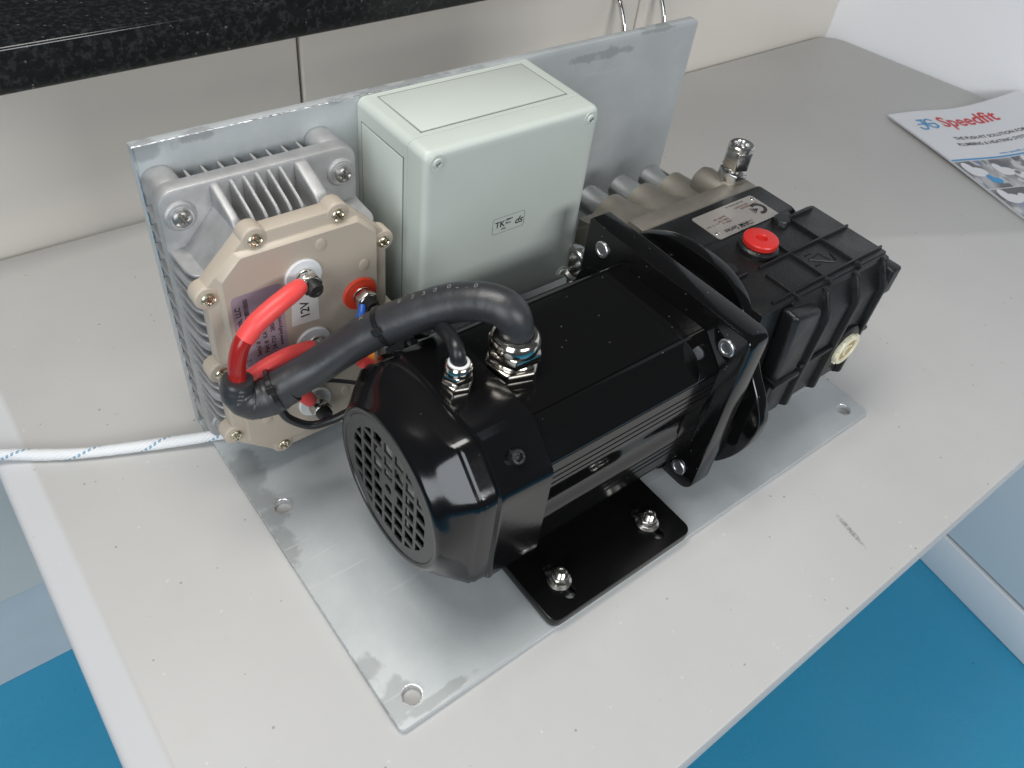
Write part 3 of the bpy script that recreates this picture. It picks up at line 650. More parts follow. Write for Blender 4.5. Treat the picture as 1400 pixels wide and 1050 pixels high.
# flange with sharp upper corners, softly rounded
fg = B(); fg.prism(rounded([(A-0.0785, Z-0.081), (A+0.0800, Z-0.081), (A+0.0815, Z+0.0800), (A-0.0785, Z+0.0800)], [0.012, 0.012, 0.002, 0.009], 5), 'x', XF, XF+0.0195, 0.0012, 2)
flange = fg.done('flange', 'gloss_black', mo)
bo_ = B(); bo_.lathe([(0, -0.002), (0.0066, -0.002), (0.0066, 0.0014), (0.0060, 0.0020), (0.0040, 0.0021), (0.0036, 0.0016), (0, 0.0016)], rotz_to((-1, 0, 0)), 24); bom = bo_.mesh('bolt_end', 'zinc')
for u in (-0.0625, 0.0625):
    for v in (-0.0635, 0.0630): inst(bom, 'bolt_end', flange, T(XF, A+u, Z+v))
# fan cowl
def resample(poly, n=64):
    out = []
    for i in range(n):
        a = 2*PI*(i+0.5)/n; d = Vector((math.cos(a), math.sin(a))); best = None
        for k in range(len(poly)):
            p, q = Vector(poly[k]), Vector(poly[(k+1) % len(poly)]); e = q-p; den = d.x*e.y-d.y*e.x
            if abs(den) < 1e-12: continue
            t_ = (p.x*e.y-p.y*e.x)/den; u_ = (p.x*d.y-p.y*d.x)/den
            if t_ > 0 and -1e-6 <= u_ <= 1+1e-6: best = t_
        out.append((d.x*best, d.y*best))
    return out
def octs(h, c, r): return resample(rounded([(h, -h+c), (h, h-c), (h-c, h), (-h+c, h), (-h, h-c), (-h, -h+c), (-h+c, -h), (h-c, -h)], [r]*8, 3), 96)
sq0 = octs(0.0655, 0.0255, 0.006); sq1 = octs(0.0672, 0.0258, 0.006); sq2 = octs(0.0686, 0.0262, 0.006)
cw = B()
XD = 0.0525
rings = [at(XD+0.0022, cir(0.0508, 96)), at(XD+0.0006, cir(0.0520, 96)), at(XD, cir(0.0540, 96)), at(XD+0.0004, cir(0.0562, 96)), at(XD+0.0020, cir(0.0578, 96)), at(XD+0.0055, mix(cir(0.0590, 96), sq0, 0.12))]
for k in range(1, 7): rings.append(at(XD+0.0055+0.0150*k/6, mix(cir(0.0592, 96), sq0, 0.12+0.88*(k/6)**0.9)))
rings += [at(0.0752, sq0), at(0.0765, mix(sq0, sq1, 0.5)), at(0.0855, mix(sq0, sq1, 0.6)), at(0.0868, sq2), at(0.0885, sq2), at(0.0905, mix(sq1, sq2, 0.6)), at(0.1250, sq2), at(0.1252, octs(0.0676, 0.0258, 0.006)), at(0.1235, octs(0.0640, 0.025, 0.006))]
cw.loft(rings, False, False); cowl = cw.done('fan_cowl', 'cowl_black', mo, 35)
# grille: disc with clipped square holes
def clip(poly, nx, ny, d):                         # keep nx*x+ny*y <= d
    out = []
    for i, p in enumerate(poly):
        q = poly[(i+1) % len(poly)]; a = nx*p[0]+ny*p[1]-d; b = nx*q[0]+ny*q[1]-d
        if a <= 0: out.append(p)
        if (a < 0 < b) or (b < 0 < a): t_ = a/(a-b); out.append((p[0]+(q[0]-p[0])*t_, p[1]+(q[1]-p[1])*t_))
    return out
def area2(p): return abs(sum(p[i][0]*p[(i+1) % len(p)][1]-p[(i+1) % len(p)][0]*p[i][1] for i in range(len(p))))/2
holes = []; pt = 0.01215; hw = 0.0045
for i in range(-3, 4):
    for j in range(-3, 4):
        cx_, cy_ = i*pt, j*pt
        if i == 0 and j == 0: continue
        po = [(cx_-hw, cy_-hw*0.98), (cx_+hw, cy_-hw*0.98), (cx_+hw, cy_+hw*0.98), (cx_-hw, cy_+hw*0.98)]
        for k in range(28): a = 2*PI*k/28; po = clip(po, math.cos(a), math.sin(a), 0.0425)
        if not po: continue
        n_ = Vector((cx_, cy_)).normalized()
        if math.hypot(cx_, cy_) < 0.02: po = clip(po, -n_.x, -n_.y, -0.0103)
        if len(po) > 2 and area2(po) > 9e-6: holes.append(po[::-1])
holes.append(circ(0, 0, 0.0036, 20)[::-1])
gq = axes((XD+0.0026, A, Z), (0, -1, 0), (0, 0, 1), (-1, 0, 0))
plate('fan_grille', circ(0, 0, 0.0515, 64), holes, gq, 0.0016, 'grille_black', cowl, 0.0002)
# fan behind the grille
fn = B(); fx = XD+0.0185
fn.lathe([(0, 0), (0.014, 0), (0.016, 0.002), (0.016, 0.014), (0, 0.014)], T(fx+0.012, A, Z) @ rotz_to((-1, 0, 0)), 24)
for k in range(5):
    a = 2*PI*k/5+0.9
    q = T(fx, A, Z) @ Matrix.Rotation(a, 4, 'X') @ Matrix.Rotation(0.55, 4, 'Z')
    fn.box((-0.0010, 0.014, -0.009), (0.0010, 0.046, 0.009), 0.0006, 1, T(fx, A, Z) @ Matrix.Rotation(a, 4, 'X') @ Matrix.Rotation(0.9, 4, 'Y'))
fn.done('fan', 'fan', mo)
bk = B(); bk.prism([(A+u, Z+v) for u, v in cir(0.056)], 'x', 0.098, 0.100); bk.done('fan_backing', 'dark_hole', mo)
cs = B(); cs.lathe([(0.0048, -0.001), (0.0048, 0.0028), (0.0043, 0.0036), (0.0028, 0.0036), (0.0026, 0.0014), (0, 0.0014)], None, 24); csm = cs.mesh('socket_screw', 'cast_black')
for u, v in ((-1, 1), (1, 1), (-1, -1), (1, -1)): inst(csm, 'socket_screw', cowl, T(0.1045, A+u*0.0553, Z+v*0.0553) @ rotz_to((0, u, v)))
# foot plate, pedestal and nuts
ft = plate('foot_plate', rrect(0.1890, 0.0968, 0.0690, 0.0975, 0.0075, 5), [sl(0.1445, 0.0225, 0.0045, 0.0150)[::-1], sl(0.2325, 0.0225, 0.0045, 0.0150)[::-1]], T(0, 0, TB+0.0002), 0.0086, 'foot_black', mo, 0.0007)
c = B(); c.box((0.128, 0.061, 0.0136), (0.250, 0.144, Z-0.0610), 0.001); c.done('pedestal', 'gloss_black', mo)
nb, sb = nut_stud(0.0072, 0.0066, 0.0042, 0.0125, 0.0090); fn_m = nb.mesh('nut', 'steel'); fs_m = sb.mesh('stud', 'steel')
for x in (0.1445, 0.2325): add_nut(ft, T(x, 0.0235, TB+0.0089) @ Matrix.Rotation(x*7, 4, 'Z'), fn_m, fs_m)
# cable glands
def gland(x, z, k, hexr, cr_):
    g = B(); q = T(x, A, z)
    g.hex(hexr, -0.001, 0.0052*k, q @ Matrix.Rotation(0.2, 4, 'Z'), 0.0010*k)
    g.lathe([(hexr*0.80, 0.005*k), (hexr*0.78, 0.0056*k), (hexr*0.84, 0.0062*k), (hexr*0.78, 0.0068*k), (hexr*0.84, 0.0074*k), (hexr*0.80, 0.0082*k)], q, 32)
    gl_ = g.done('cable_gland', 'nickel', mo)
    g = B(); g.hex(hexr*0.98, 0.0078*k, 0.0138*k, q @ Matrix.Rotation(0.45, 4, 'Z'), 0.0010*k)
    g.lathe([(hexr*0.86, 0.0130*k), (hexr*0.865, 0.0152*k), (hexr*0.83, 0.0176*k), (hexr*0.77, 0.0193*k), (hexr*0.70, 0.0200*k), (cr_*1.06, 0.0198*k), (cr_*1.02, 0.0186*k), (cr_*1.02, 0.0150*k)], q, 40)
    g.done('dome_nut', 'nickel', gl_)
    return gl_
gland(0.1432, Z+0.0633, 1.36, 0.0186, 0.0104)
sg = gland(0.1012, Z+0.0682, 0.92, 0.0099, 0.0048)
s_ = B(); s_.lathe([(0.0049, 0), (0.0062, 0.0), (0.0066, 0.0008), (0.0058, 0.0012), (0.0049, 0.0012)], T(0.1012, A, Z+0.0682+0.0180), 28); s_.done('seal_ring', 'white_plastic', sg)

# ------------------------------------------------------------------ plunger pump
pu = thing('plunger_pump', 'black ribbed plunger pump with red oil plug and stainless manifold, beyond the motor flange', 'pump', (0.41, 0.12, 0.035))
ZT = 0.158
bl = B()
ro = [(0.07, 0.060), (0.045, 0.075), (0.02, 0.080), (-0.012, 0.0805), (-0.033, 0.072), (-0.045, 0.060), (-0.057, 0.040), (-0.068, 0.020), (-0.082, 0.003), (-0.0905, -0.012), (-0.0905, -0.025), (-0.087, -0.045), (-0.078, -0.066), (-0.064, -0.085), (0.05, -0.085), (0.08, -0.05), (0.088, 0.0), (0.082, 0.04)]
ro = [(A+y, Z+z) for y, z in ro]; 
for _ in range(3): ro = [q for i in range(len(ro)) for q in ((ro[i][0]*.75+ro[(i+1) % len(ro)][0]*.25, ro[i][1]*.75+ro[(i+1) % len(ro)][1]*.25), (ro[i][0]*.25+ro[(i+1) % len(ro)][0]*.75, ro[i][1]*.25+ro[(i+1) % len(ro)][1]*.75))]
bl.prism(ro, 'x', 0.3180, 0.3290, 0.0015, 2, 50); bl.lathe([(0.0735, 0), (0.0690, 0.004), (0.0660, 0.022)], T(XF+0.0190, A, Z) @ rotz_to((1, 0, 0)), 40)
for y_, z_, sy, sz in ((A+0.045, Z+0.045, 0.016, 0.02), (A-0.05, Z-0.055, 0.02, 0.02)): bl.box((XF+0.019, y_-sy, z_-sz), (0.319, y_+sy, z_+sz), 0.003)
bl.done('bell_housing', 'gloss_black', pu)
cc = B()
cp = rounded([(0.0500, 0.0400), (0.1290, 0.0360), (0.1290, ZT-0.0040), (0.1240, ZT), (0.0510, ZT), (0.0500, ZT-0.001)], [0.006, 0.004, 0, 0.002, 0, 0], 3)
cc.prism(cp, 'x', 0.3285, 0.4860, 0.0020, 2)
cc.prism(rounded([(0.1285, 0.060), (0.1685, 0.060), (0.1685, ZT+0.0020), (0.1285, ZT+0.0020)], [0.002]*4, 2), 'x', 0.3320, 0.4640, 0.0015, 2)
cc.prism([(0.1200, ZT-0.001), (0.1290, ZT+0.0018), (0.1290, ZT-0.02), (0.12, ZT-0.02)], 'x', 0.3420, 0.4560, 0.0006)
cc.prism([(0.464, ZT+0.002), (0.474, ZT-0.006), (0.474, 0.07), (0.464, 0.07)], 'y', 0.1300, 0.1670, 0.0012)
crank = cc.done('crankcase', 'cast_black', pu)
zr = ZT+0.0030
for (xa, ya, xb, yb, wd) in ((0.335, 0.0886, 0.3560, 0.0886, 0.0016), (0.3700, 0.0886, 0.4845, 0.0886, 0.0016), (0.345, 0.0555, 0.4845, 0.0555, 0.0016), (0.4350, 0.1215, 0.4795, 0.1215, 0.0020),
                             (0.4075, 0.0480, 0.4065, 0.100, 0.0015), (0.4470, 0.0480, 0.4455, 0.1210, 0.0015), (0.3680, 0.0480, 0.3670, 0.080, 0.0015)):
    rbs = B()
    if abs(xa-xb) > abs(ya-yb): rbs.prism([(ya-wd, ZT-0.003), (ya+wd, ZT-0.003), (ya+wd*0.6, zr), (ya-wd*0.6, zr)], 'x', xa, xb, 0.0006, 2)
    else: rbs.prism([(xa-wd, ZT-0.003), (xa+wd, ZT-0.003), (xa+wd*0.6, zr-0.0004), (xa-wd*0.6, zr-0.0004)], 'y', ya, yb, 0.0006, 2)
    rbs.done('top_rib', 'cast_black', crank)
for x, y in ((0.4380, 0.1215), (0.3455, 0.0980)): eb = B(); eb.lathe([(0.0075, -0.01), (0.0070, 0.003), (0.0060, 0.0046), (0, 0.0046)], T(x, y, ZT), 24); eb.done('boss', 'cast_black', crank)
eb = B(); eb.lathe([(0.022, 0), (0.0215, 0.004), (0.019, 0.0055), (0, 0.0055)], T(0.4835, 0.072, 0.118) @ rotz_to((1, 0, 0)), 32)
eb.done('boss', 'cast_black', crank)
# embossed arrow on the top
q = axes((0.4270, 0.0720, ZT+0.0001), (1, 0, 0), (0, 1, 0))
em = B()
for pl in ([(-0.010, 0.004), (0.004, 0.006), (0.006, -0.008), (-0.010, 0.004)], [(-0.012, -0.004), (-0.006, -0.004)], [(-0.009, 0.009), (-0.002, 0.009)], [(0.010, -0.007), (0.013, 0.001)]):
    for a, b in zip(pl, pl[1:]): em.tube([q @ Vector((a[0], a[1], 0)), q @ Vector((b[0], b[1], 0))], 0.0007, 6, 1)
em.done('embossed_mark', 'cast_black', crank)
# oil filler plug
fp = B(); fp.lathe([(0.0165, -0.002), (0.0160, 0.0038), (0.0150, 0.0050), (0.0128, 0.0058), (0, 0.0058)], T(0.3900, 0.1065, ZT), 36); fp.done('filler_neck', 'cast_black', crank)
rp = B(); rp.lathe([(0.0122, 0), (0.0138, 0.0006), (0.0140, 0.0040), (0.0134, 0.0050), (0.0122, 0.0054), (0.0050, 0.0054), (0.0044, 0.0048), (0.0040, 0.0022), (0, 0.0022)], T(0.3900, 0.1065, ZT+0.0058), 40)
rp.done('oil_plug', 'red_plastic', pu)
# nameplate
np_ = plate('nameplate', rrect(0.4065, 0.1440, 0.0372, 0.0158, 0.0025, 5), [], T(0, 0, ZT+0.0021), 0.0005, 'nameplate', pu)
def npq(x, y): return axes((x, y, ZT+0.0027), (-1, 0, 0), (0, -1, 0))     # reads upside down from here
text('WM Series', 0.0066, npq(0.4100, 0.1355), 'ink', np_, 0.0001, sx=0.95)
text('1 800 555 2010', 0.0026, npq(0.4150, 0.1318), 'ink', np_); text('General Pump', 0.0026, npq(0.4150, 0.1346), 'ink', np_)
text('MADE IN ITALY', 0.0024, npq(0.4100, 0.1292), 'ink', np_)
text('GPM 1.6', 0.0030, npq(0.3990, 0.1432), 'brown_ink', np_, 0.00006); text('RPM 1750', 0.0030, npq(0.3990, 0.1466), 'brown_ink', np_, 0.00006); text('Bar/PSI 138', 0.0030, npq(0.3990, 0.1500), 'brown_ink', np_, 0.00006)
text('1.6  12  2000', 0.0028, npq(0.3860, 0.1450), 'brown_ink', np_)
text('Code  WM2015SS', 0.0028, npq(0.4400, 0.1506), 'brown_ink', np_, 0.00004); text('S/N 30162012', 0.0030, npq(0.4310, 0.1535), 'brown_ink', np_, 0.00004)
text('OIL SAE 30 MAX 40', 0.0026, npq(0.4300, 0.1576), 'ink', np_)
lq = axes((0.4310, 0.1425, ZT+0.0027), (-1, 0, 0), (0, -1, 0))
arc = [(0.0065*math.cos(a)-0.002, 0.0058*math.sin(a)) for a in [math.radians(70+15*i) for i in range(16)]]
strokes([arc], 0.0030, lq, 'ink', np_, 'emblem')
strokes([[(-0.0015, 0.0), (0.006, -0.0035+0.0018*i)] for i in range(5)], 0.0006, lq, 'ink', np_, 'emblem')
rv = screw_head(0.0021, 0.0010, False).mesh('rivet', 'steel')
for x, y in ((0.3735, 0.1345), (0.4400, 0.1545)): inst(rv, 'rivet', np_, T(x, y, ZT+0.0026))
# rear cover, facing the viewer
fpr = [(0.0520, 0.0400), (0.0405, 0.0400), (0.0368, 0.0440), (0.0368, 0.1350), (0.0440, 0.1500), (0.0455, 0.1560), (0.0520, 0.1570)]
fc = B(); fc.prism(fpr, 'x', 0.3620, 0.4850, 0.0014, 2)
fc.prism([(0.3690, 0.0405), (0.3920, 0.0405), (0.3880, 0.150), (0.3510, 0.1570)], 'y', 0.0350, 0.0515, 0.0050, 4)
fc.prism([(0.4770, 0.127), (0.4885, 0.127), (0.4885, 0.1530), (0.4750, 0.1530)], 'y', 0.0335, 0.0515, 0.0025, 3)
fcov = fc.done('crank_cover', 'cast_black', pu)
rpr = [(0.0460, 0.0385), (0.0390, 0.0385), (0.0325, 0.0425), (0.0325, 0.1365), (0.0345, 0.1425), (0.0400, 0.1525), (0.0430, 0.1580), (0.0480, 0.1590)]
for x, hw_ in ((0.3985, 0.0022), (0.4370, 0.0022), (0.4745, 0.0022)):
    r_ = B(); r_.prism(rpr, 'x', x-hw_, x+hw_, 0.0010, 2); r_.done('cover_rib', 'cast_black', fcov)
r_ = B(); r_.prism([(0.0380, 0.0865), (0.0380, 0.0915), (0.0335, 0.0907), (0.0335, 0.0873)], 'x', 0.3920, 0.4850, 0.0010, 2); r_.done('cover_rib', 'cast_black', fcov)
rbs = B(); rbs.prism([(0.0480, 0.0800), (0.0360, 0.0800), (0.0318, 0.0812), (0.0318, 0.0852), (0.0360, 0.0864), (0.0480, 0.0864)], 'x', 0.3600, 0.3915, 0.0012, 2)
rbs.done('cover_rib', 'cast_black', fcov)
eb = B(); eb.lathe([(0.021, 0), (0.0205, 0.004), (0.018, 0.0055), (0, 0.0055)], T(0.4555, 0.0385, 0.0810) @ rotz_to((0, -1, 0)), 36); eb.done('boss', 'cast_black', fcov)
sgq = T(0.4555, 0.0330, 0.0805) @ rotz_to((0, -1, 0))
s1 = B(); s1.lathe([(0.0145, -0.001), (0.0150, 0.002), (0.0142, 0.0042), (0.0128, 0.0047), (0.0112, 0.0045), (0.0104, 0.0028)], sgq, 36)
for k in range(8):
    a = 2*PI*k/8; s1.box((0.0128, -0.002, 0.0), (0.0158, 0.002, 0.0034), 0.0006, 1, sgq @ Matrix.Rotation(a, 4, 'Z'))
so = s1.done('sight_glass', 'sight', pu)
s2 = B(); s2.lathe([(0.0106, 0.0026), (0.006, 0.0030), (0, 0.0031)], sgq, 32); s2.done('oil_window', 'oil', so)
s3 = B(); s3.tube([sgq @ Vector((0.005*math.cos(a), 0.005*math.sin(a), 0.0036)) for a in [0.6+0.5*i for i in range(9)]], 0.0009, 6, 2); s3.done('window_ring', 'sight', so)
# stainless manifold
mf = B()
mf.prism(rounded([(0.1690, 0.045), (0.2400, 0.045), (0.2400, 0.1180), (0.2240, 0.1300), (0.1890, 0.1380), (0.1870, ZT), (0.1690, ZT)], [0.002, 0.004, 0.006, 0.008, 0.003, 0.003, 0.002], 3), 'x', 0.3260, 0.4650, 0.0015, 2)
VX = (0.3620, 0.4005, 0.4390)
t = bmesh.new(); nx_, ny_ = 84, 12; G = []
for i in range(nx_+1):
    x = 0.3272+(0.4640-0.3272)*i/nx_; row = []
    for j in range(ny_+1):
        y = 0.1872+(0.2400-0.1872)*j/ny_; f_ = j/ny_; f_ = f_*f_*(3-2*f_); hmp = 0.1270
        for q in VX:
            d_ = abs(x-q)
            if d_ < 0.0182: hmp = max(hmp, 0.1215+math.sqrt(0.0185**2-d_*d_))
        row.append(t.verts.new((x, y, 0.1430*(1-f_)+hmp*f_)))
    G.append(row)
base_ = [[t.verts.new((v.co.x, v.co.y, 0.10)) for v in row] for row in G]
for i in range(nx_):
    for j in range(ny_):
        t.faces.new((G[i][j], G[i+1][j], G[i+1][j+1], G[i][j+1])); t.faces.new((base_[i][j], base_[i][j+1], base_[i+1][j+1], base_[i+1][j]))
for i in range(nx_):
    t.faces.new((G[i][0], base_[i][0], base_[i+1][0], G[i+1][0])); t.faces.new((G[i][ny_], G[i+1][ny_], base_[i+1][ny_], base_[i][ny_]))
for j in range(ny_):
    t.faces.new((G[0][j], G[0][j+1], base_[0][j+1], base_[0][j])); t.faces.new((G[nx_][j], base_[nx_][j], base_[nx_][j+1], G[nx_][j+1]))
mf.add(t)
mf.lathe([(0.0135, 0), (0.0135, 0.026), (0.0118, 0.031), (0.007, 0.034), (0, 0.035)], T(0.4455, 0.1840, 0.1455) @ rotz_to((0, 1, 0)), 30)
mf.box((0.4400, 0.1790, 0.1480), (0.4640, 0.1990, ZT+0.0010), 0.002)
man = mf.done('manifold', 'manifold', pu)
vp = B(); vp.lathe([(0.0130, 0), (0.0130, 0.0285), (0.0120, 0.0305), (0.0085, 0.0310), (0.0080, 0.0240), (0, 0.0240)], rotz_to((0, 1, 0)), 36); vpm = vp.mesh('valve_plug', 'chrome')
for x in VX: inst(vpm, 'valve_plug', pu, T(x, 0.2375, 0.1215))
# inlet fitting seen past the flange
i1 = B(); qi = T(0.3270, 0.2120, 0.1060) @ rotz_to((-1, 0, 0)); i1.lathe([(0.0130, 0), (0.0130, 0.018), (0.0165, 0.0185), (0.0170, 0.020), (0.0170, 0.026), (0.0160, 0.028), (0.0125, 0.0285), (0.0105, 0.026), (0.0100, 0.012), (0, 0.012)], qi, 36); i1.done('inlet_port', 'chrome', pu)
# compression fitting on the outlet
qf = T(0.4525, 0.1890, ZT)
f1 = B(); f1.hex(0.0125, 0.0, 0.0090, qf @ Matrix.Rotation(0.4, 4, 'Z'), 0.0008); f1.lathe([(0.0076, 0.0085), (0.0076, 0.0125)], qf, 24); fi = f1.done('compression_fitting', 'chrome', pu)
f2 = B(); f2.hex(0.0125, 0.0125, 0.0295, qf @ Matrix.Rotation(0.15, 4, 'Z'), 0.0012); f2.lathe([(0.0100, 0.012), (0.0112, 0.0135)], qf, 30)
f2.lathe([(0.0108, 0.0290), (0.0108, 0.0322), (0.0098, 0.0332), (0.0068, 0.0332), (0.0062, 0.0322), (0.0060, 0.0200), (0, 0.0200)], qf, 36); f2.done('gland_nut', 'chrome', fi)

# ------------------------------------------------------------------ cables
cb = thing('power_cable', 'thick black heat-shrink cable arching from the beige controller to the big motor gland', 'cable', (0.1432, A, Z+0.065))
P = [(0.0050, 0.1945, 0.1240), (0.0234, 0.190, 0.1262), (0.0490, 0.183, 0.1390), (0.0781, 0.168, 0.1655), (0.1012, 0.152, 0.1835), (0.1200, 0.137, 0.1958), (0.1325, 0.122, 0.2020), (0.1400, 0.1095, 0.2010), (0.1432, 0.1035, 0.1905), (0.1432, A, 0.1700)]
c = B(); c.tube(P[1:], [0.0120, 0.0118, 0.0120, 0.0122, 0.0123, 0.0121, 0.0120, 0.0108, 0.0098], 28, 8, True, None, 0.012); slv = c.done('sleeve', 'sleeve', cb, 60)
c = B(); c.tube([(0.0330, 0.1880, 0.1285), (0.0200, 0.1915, 0.1215), (0.0090, 0.1950, 0.1205), (0.0030, 0.1980, 0.1290), (0.0045, 0.1985, 0.1390)], [0.0126, 0.0132, 0.0126, 0.0112, 0.0094], 26, 8, True, None, 0.02); c.done('end_sleeve', 'sleeve', cb, 60)
def band(center, d, r):
    g = B(); q = T(*center) @ rotz_to(d); g.lathe([(r, -0.0017), (r+0.0011, -0.0014), (r+0.0011, 0.0014), (r, 0.0017)], q, 32)
    g.box((r*0.2, r-0.0008, -0.0028), (r*0.2+0.005, r+0.0026, 0.0028), 0.0006, 1, q @ Matrix.Rotation(2.4, 4, 'Z')); return g.done('cable_tie', 'tie', cb)
band(P[1], Vector(P[2])-Vector(P[0]), 0.0130); band((0.0868, 0.1622, 0.1730), Vector(P[4])-Vector(P[3]), 0.0121)
# stamped numbers that follow the sleeve
def along(body, size, pts, side, off, mname, parent):
    n = len(body)
    for i, ch in enumerate(body):
        if ch == ' ': continue
        t_ = (i+0.5)/n*(len(pts)-1); k = min(int(t_), len(pts)-2); p0, p1 = Vector(pts[k]), Vector(pts[k+1]); c_ = p0.lerp(p1, t_-k); r = (p1-p0).normalized()
        nrm = (Vector(side)-r*Vector(side).dot(r)).normalized(); u = nrm.cross(r)
        text(ch, size, axes(c_+nrm*off-u*size*0.35, r, u, nrm), mname, parent, 0, 'lettering', 'CENTER')
along('K4 E3300580', 0.0052, [P[3], P[4], P[5], P[6]], (-0.25, 0.25, 1.0), 0.01255, 'white_ink', slv)
along('0329', 0.0040, [(0.0015, 0.1985, 0.1262), (0.0052, 0.1985, 0.1385)], (-0.2, -1, 0.35), 0.0116, 'white_ink', slv)
def lead(pts, rad, material, label, name='lead'):
    g = B(); g.tube(pts, rad, 18, 8); o_ = g.done(name, material, cb, 60); o_['label'] = label; return o_
lead([(0.0040, 0.1985, 0.1330), (0.0050, 0.2000, 0.1420), (0.0068, 0.2000, 0.1530), (0.0112, 0.2000, 0.1645), (0.0190, 0.2005, 0.1720)], 0.0056, 'red_wire', 'dark red lead curving out of the sleeve')
l1 = lead([(0.0135, 0.2000, 0.1670), (0.0220, 0.2008, 0.1748), (0.0365, 0.2030, 0.1810), (0.0500, 0.2070, 0.1832), (0.0570, 0.2110, 0.1822)], [0.0061, 0.0062, 0.0062, 0.0060, 0.0052], 'red_shrink', 'bright red shrink sleeve on the upper lead')
l2 = lead([(0.0050, 0.2040, 0.1270), (0.0120, 0.2035, 0.1285), (0.0260, 0.2040, 0.1330), (0.0430, 0.2050, 0.1345), (0.0600, 0.2085, 0.1305)], [0.0050, 0.0060, 0.0062, 0.0062, 0.0052], 'red_shrink', 'bright red shrink sleeve on the middle lead')
l3 = lead([(0.0330, 0.2040, 0.1160), (0.0420, 0.2050, 0.1055), (0.0490, 0.2070, 0.0930), (0.0555, 0.2105, 0.0800)], [0.0055, 0.0056, 0.0056, 0.0050], 'red_shrink', 'bright red shrink sleeve on the lower lead')
def lug(frm, to, parent):
    g = B(); a, b = Vector(frm), Vector(to); g.tube([a, a.lerp(b, 0.5)], [0.0042, 0.0046], 14, 2)
    d = (b-a).normalized(); n_ = Vector((0, -1, 0)); u = n_.cross(d).normalized()
    q = axes(b, d, u); g.prism(rrect(-0.002, 0, 0.0085, 0.0068, 0.006, 4), 'z', -0.0007, 0.0007, 0.0003, 1, 30, q); return g.done('cable_lug', 'steel', parent)
lug((0.0550, 0.2095, 0.1825), (0.0648, 0.2185, 0.1790), l1); lug((0.0585, 0.2080, 0.1310), (0.0676, 0.2185, 0.1205), l2); lug((0.0545, 0.2100, 0.0820), (0.0648, 0.2185, 0.0622), l3)
bw = thing('signal_wire', 'thin black wire looping under the lower terminals of the controller', 'wire', (0.047, 0.195, 0.07))
c = B(); c.tube([(0.0300, 0.2030, 0.1050), (0.0300, 0.2020, 0.0944), (0.0345, 0.2000, 0.0825), (0.0475, 0.1955, 0.0722), (0.0620, 0.1905, 0.0742), (0.0760, 0.1850, 0.0810), (0.0950, 0.1760, 0.0830)], 0.0031, 12, 8); c.done('wire', 'rubber', bw)
c = B(); c.tube([(0.0500, 0.2130, 0.0880), (0.0569, 0.2100, 0.0946), (0.0658, 0.2055, 0.0985), (0.0817, 0.2000, 0.0935), (0.0960, 0.1930, 0.0880)], 0.0016, 10, 8); c.done('wire', 'rubber', bw)
ll = thing('blue_lead', 'short blue wire tail hanging below the orange-red terminal washer', 'wire', (0.0955, 0.205, 0.1479))
c = B(); c.tube([(0.0985, 0.2085, 0.1510), (0.0958, 0.2050, 0.1480), (0.0926, 0.2035, 0.1448), (0.0890, 0.2030, 0.1400)], [0.0024, 0.0027, 0.0024, 0.0022], 12, 5); c.done('insulation', 'blue', ll)
ll = thing('blue_lead', 'blue shrink sleeve tucked under the thick black cable beside the lower red lead', 'wire', (0.0395, 0.209, 0.0918))
c = B(); c.tube([(0.0290, 0.2030, 0.1060), (0.0350, 0.2080, 0.0985), (0.0430, 0.2130, 0.0950), (0.0500, 0.2180, 0.0925)], [0.005, 0.0054, 0.0052, 0.0045], 14, 6); c.done('insulation', 'blue', ll)
ow = thing('orange_connector', 'small red and orange connector end behind the fan cowl', 'connector', (0.082, 0.178, 0.131))
c = B(); c.tube([(0.0860, 0.1740, 0.1290), (0.0790, 0.1790, 0.1340)], [0.0042, 0.0046], 16, 2); c.done('sleeve', 'red_shrink', ow)
c = B(); c.tube([(0.0880, 0.1780, 0.1320), (0.0826, 0.1800, 0.1338)], [0.0044, 0.0036], 16, 2); c.done('tip', 'orange', ow)
sc = thing('motor_cable', 'slim black round cable entering the small motor gland', 'cable', (0.1012, A, 0.182))
c = B(); c.tube([(0.1012, A, 0.1700), (0.1012, A, 0.1800), (0.1012, 0.1060, 0.1913), (0.1055, 0.1200, 0.1900), (0.1130, 0.1450, 0.1785), (0.1190, 0.1720, 0.1610), (0.1230, 0.1950, 0.1450), (0.1230, 0.2100, 0.1300)], 0.0048, 18, 8); c.done('sheath', 'rubber', sc)
gc = thing('terminal_clamp', 'pale grey clamp with a dark screw wedged between cable and motor top', 'clamp', (0.112, 0.172, 0.15))
c = B(); c.tube([(0.0960, 0.1790, 0.1420), (0.1040, 0.1730, 0.1530), (0.1110, 0.1690, 0.1590), (0.1200, 0.1700, 0.1600)], [0.005, 0.0055, 0.005, 0.004], 12, 5); c.done('clamp_body', 'white_plastic', gc)
c = B(); c.lathe([(0.0055, 0), (0.0055, 0.007), (0.0048, 0.008), (0, 0.008)], T(0.1130, 0.1630, 0.1560) @ rotz_to((0.3, -0.6, 0.6)), 20); c.done('screw', 'cast_black', gc)

# white braided lead on the table
wc = B(); wc.tube([(-0.30, 0.435, -0.050), (-0.215, 0.390, -0.006), (-0.165, 0.3600, 0.0040), (-0.1334, 0.3452, 0.0045), (-0.1081, 0.3290, 0.0046), (-0.0815, 0.3140, 0.0050), (-0.0430, 0.2975, 0.0056), (-0.0100, 0.2830, 0.0075), (0.0080, 0.2745, 0.0098), (0.0260, 0.2660, 0.0098), (0.0500, 0.2560, 0.0098)],
        [0.0044, 0.0044, 0.0044, 0.0042, 0.0046, 0.0040, 0.0045, 0.0044, 0.0042, 0.0042, 0.0040], 18, 10, True, None, 0.03, 0.050)
tag(wc.done('braided_cable', 'braid', None, 60), 'white braided cable with blue tracer running off the table\'s left edge', 'cable')

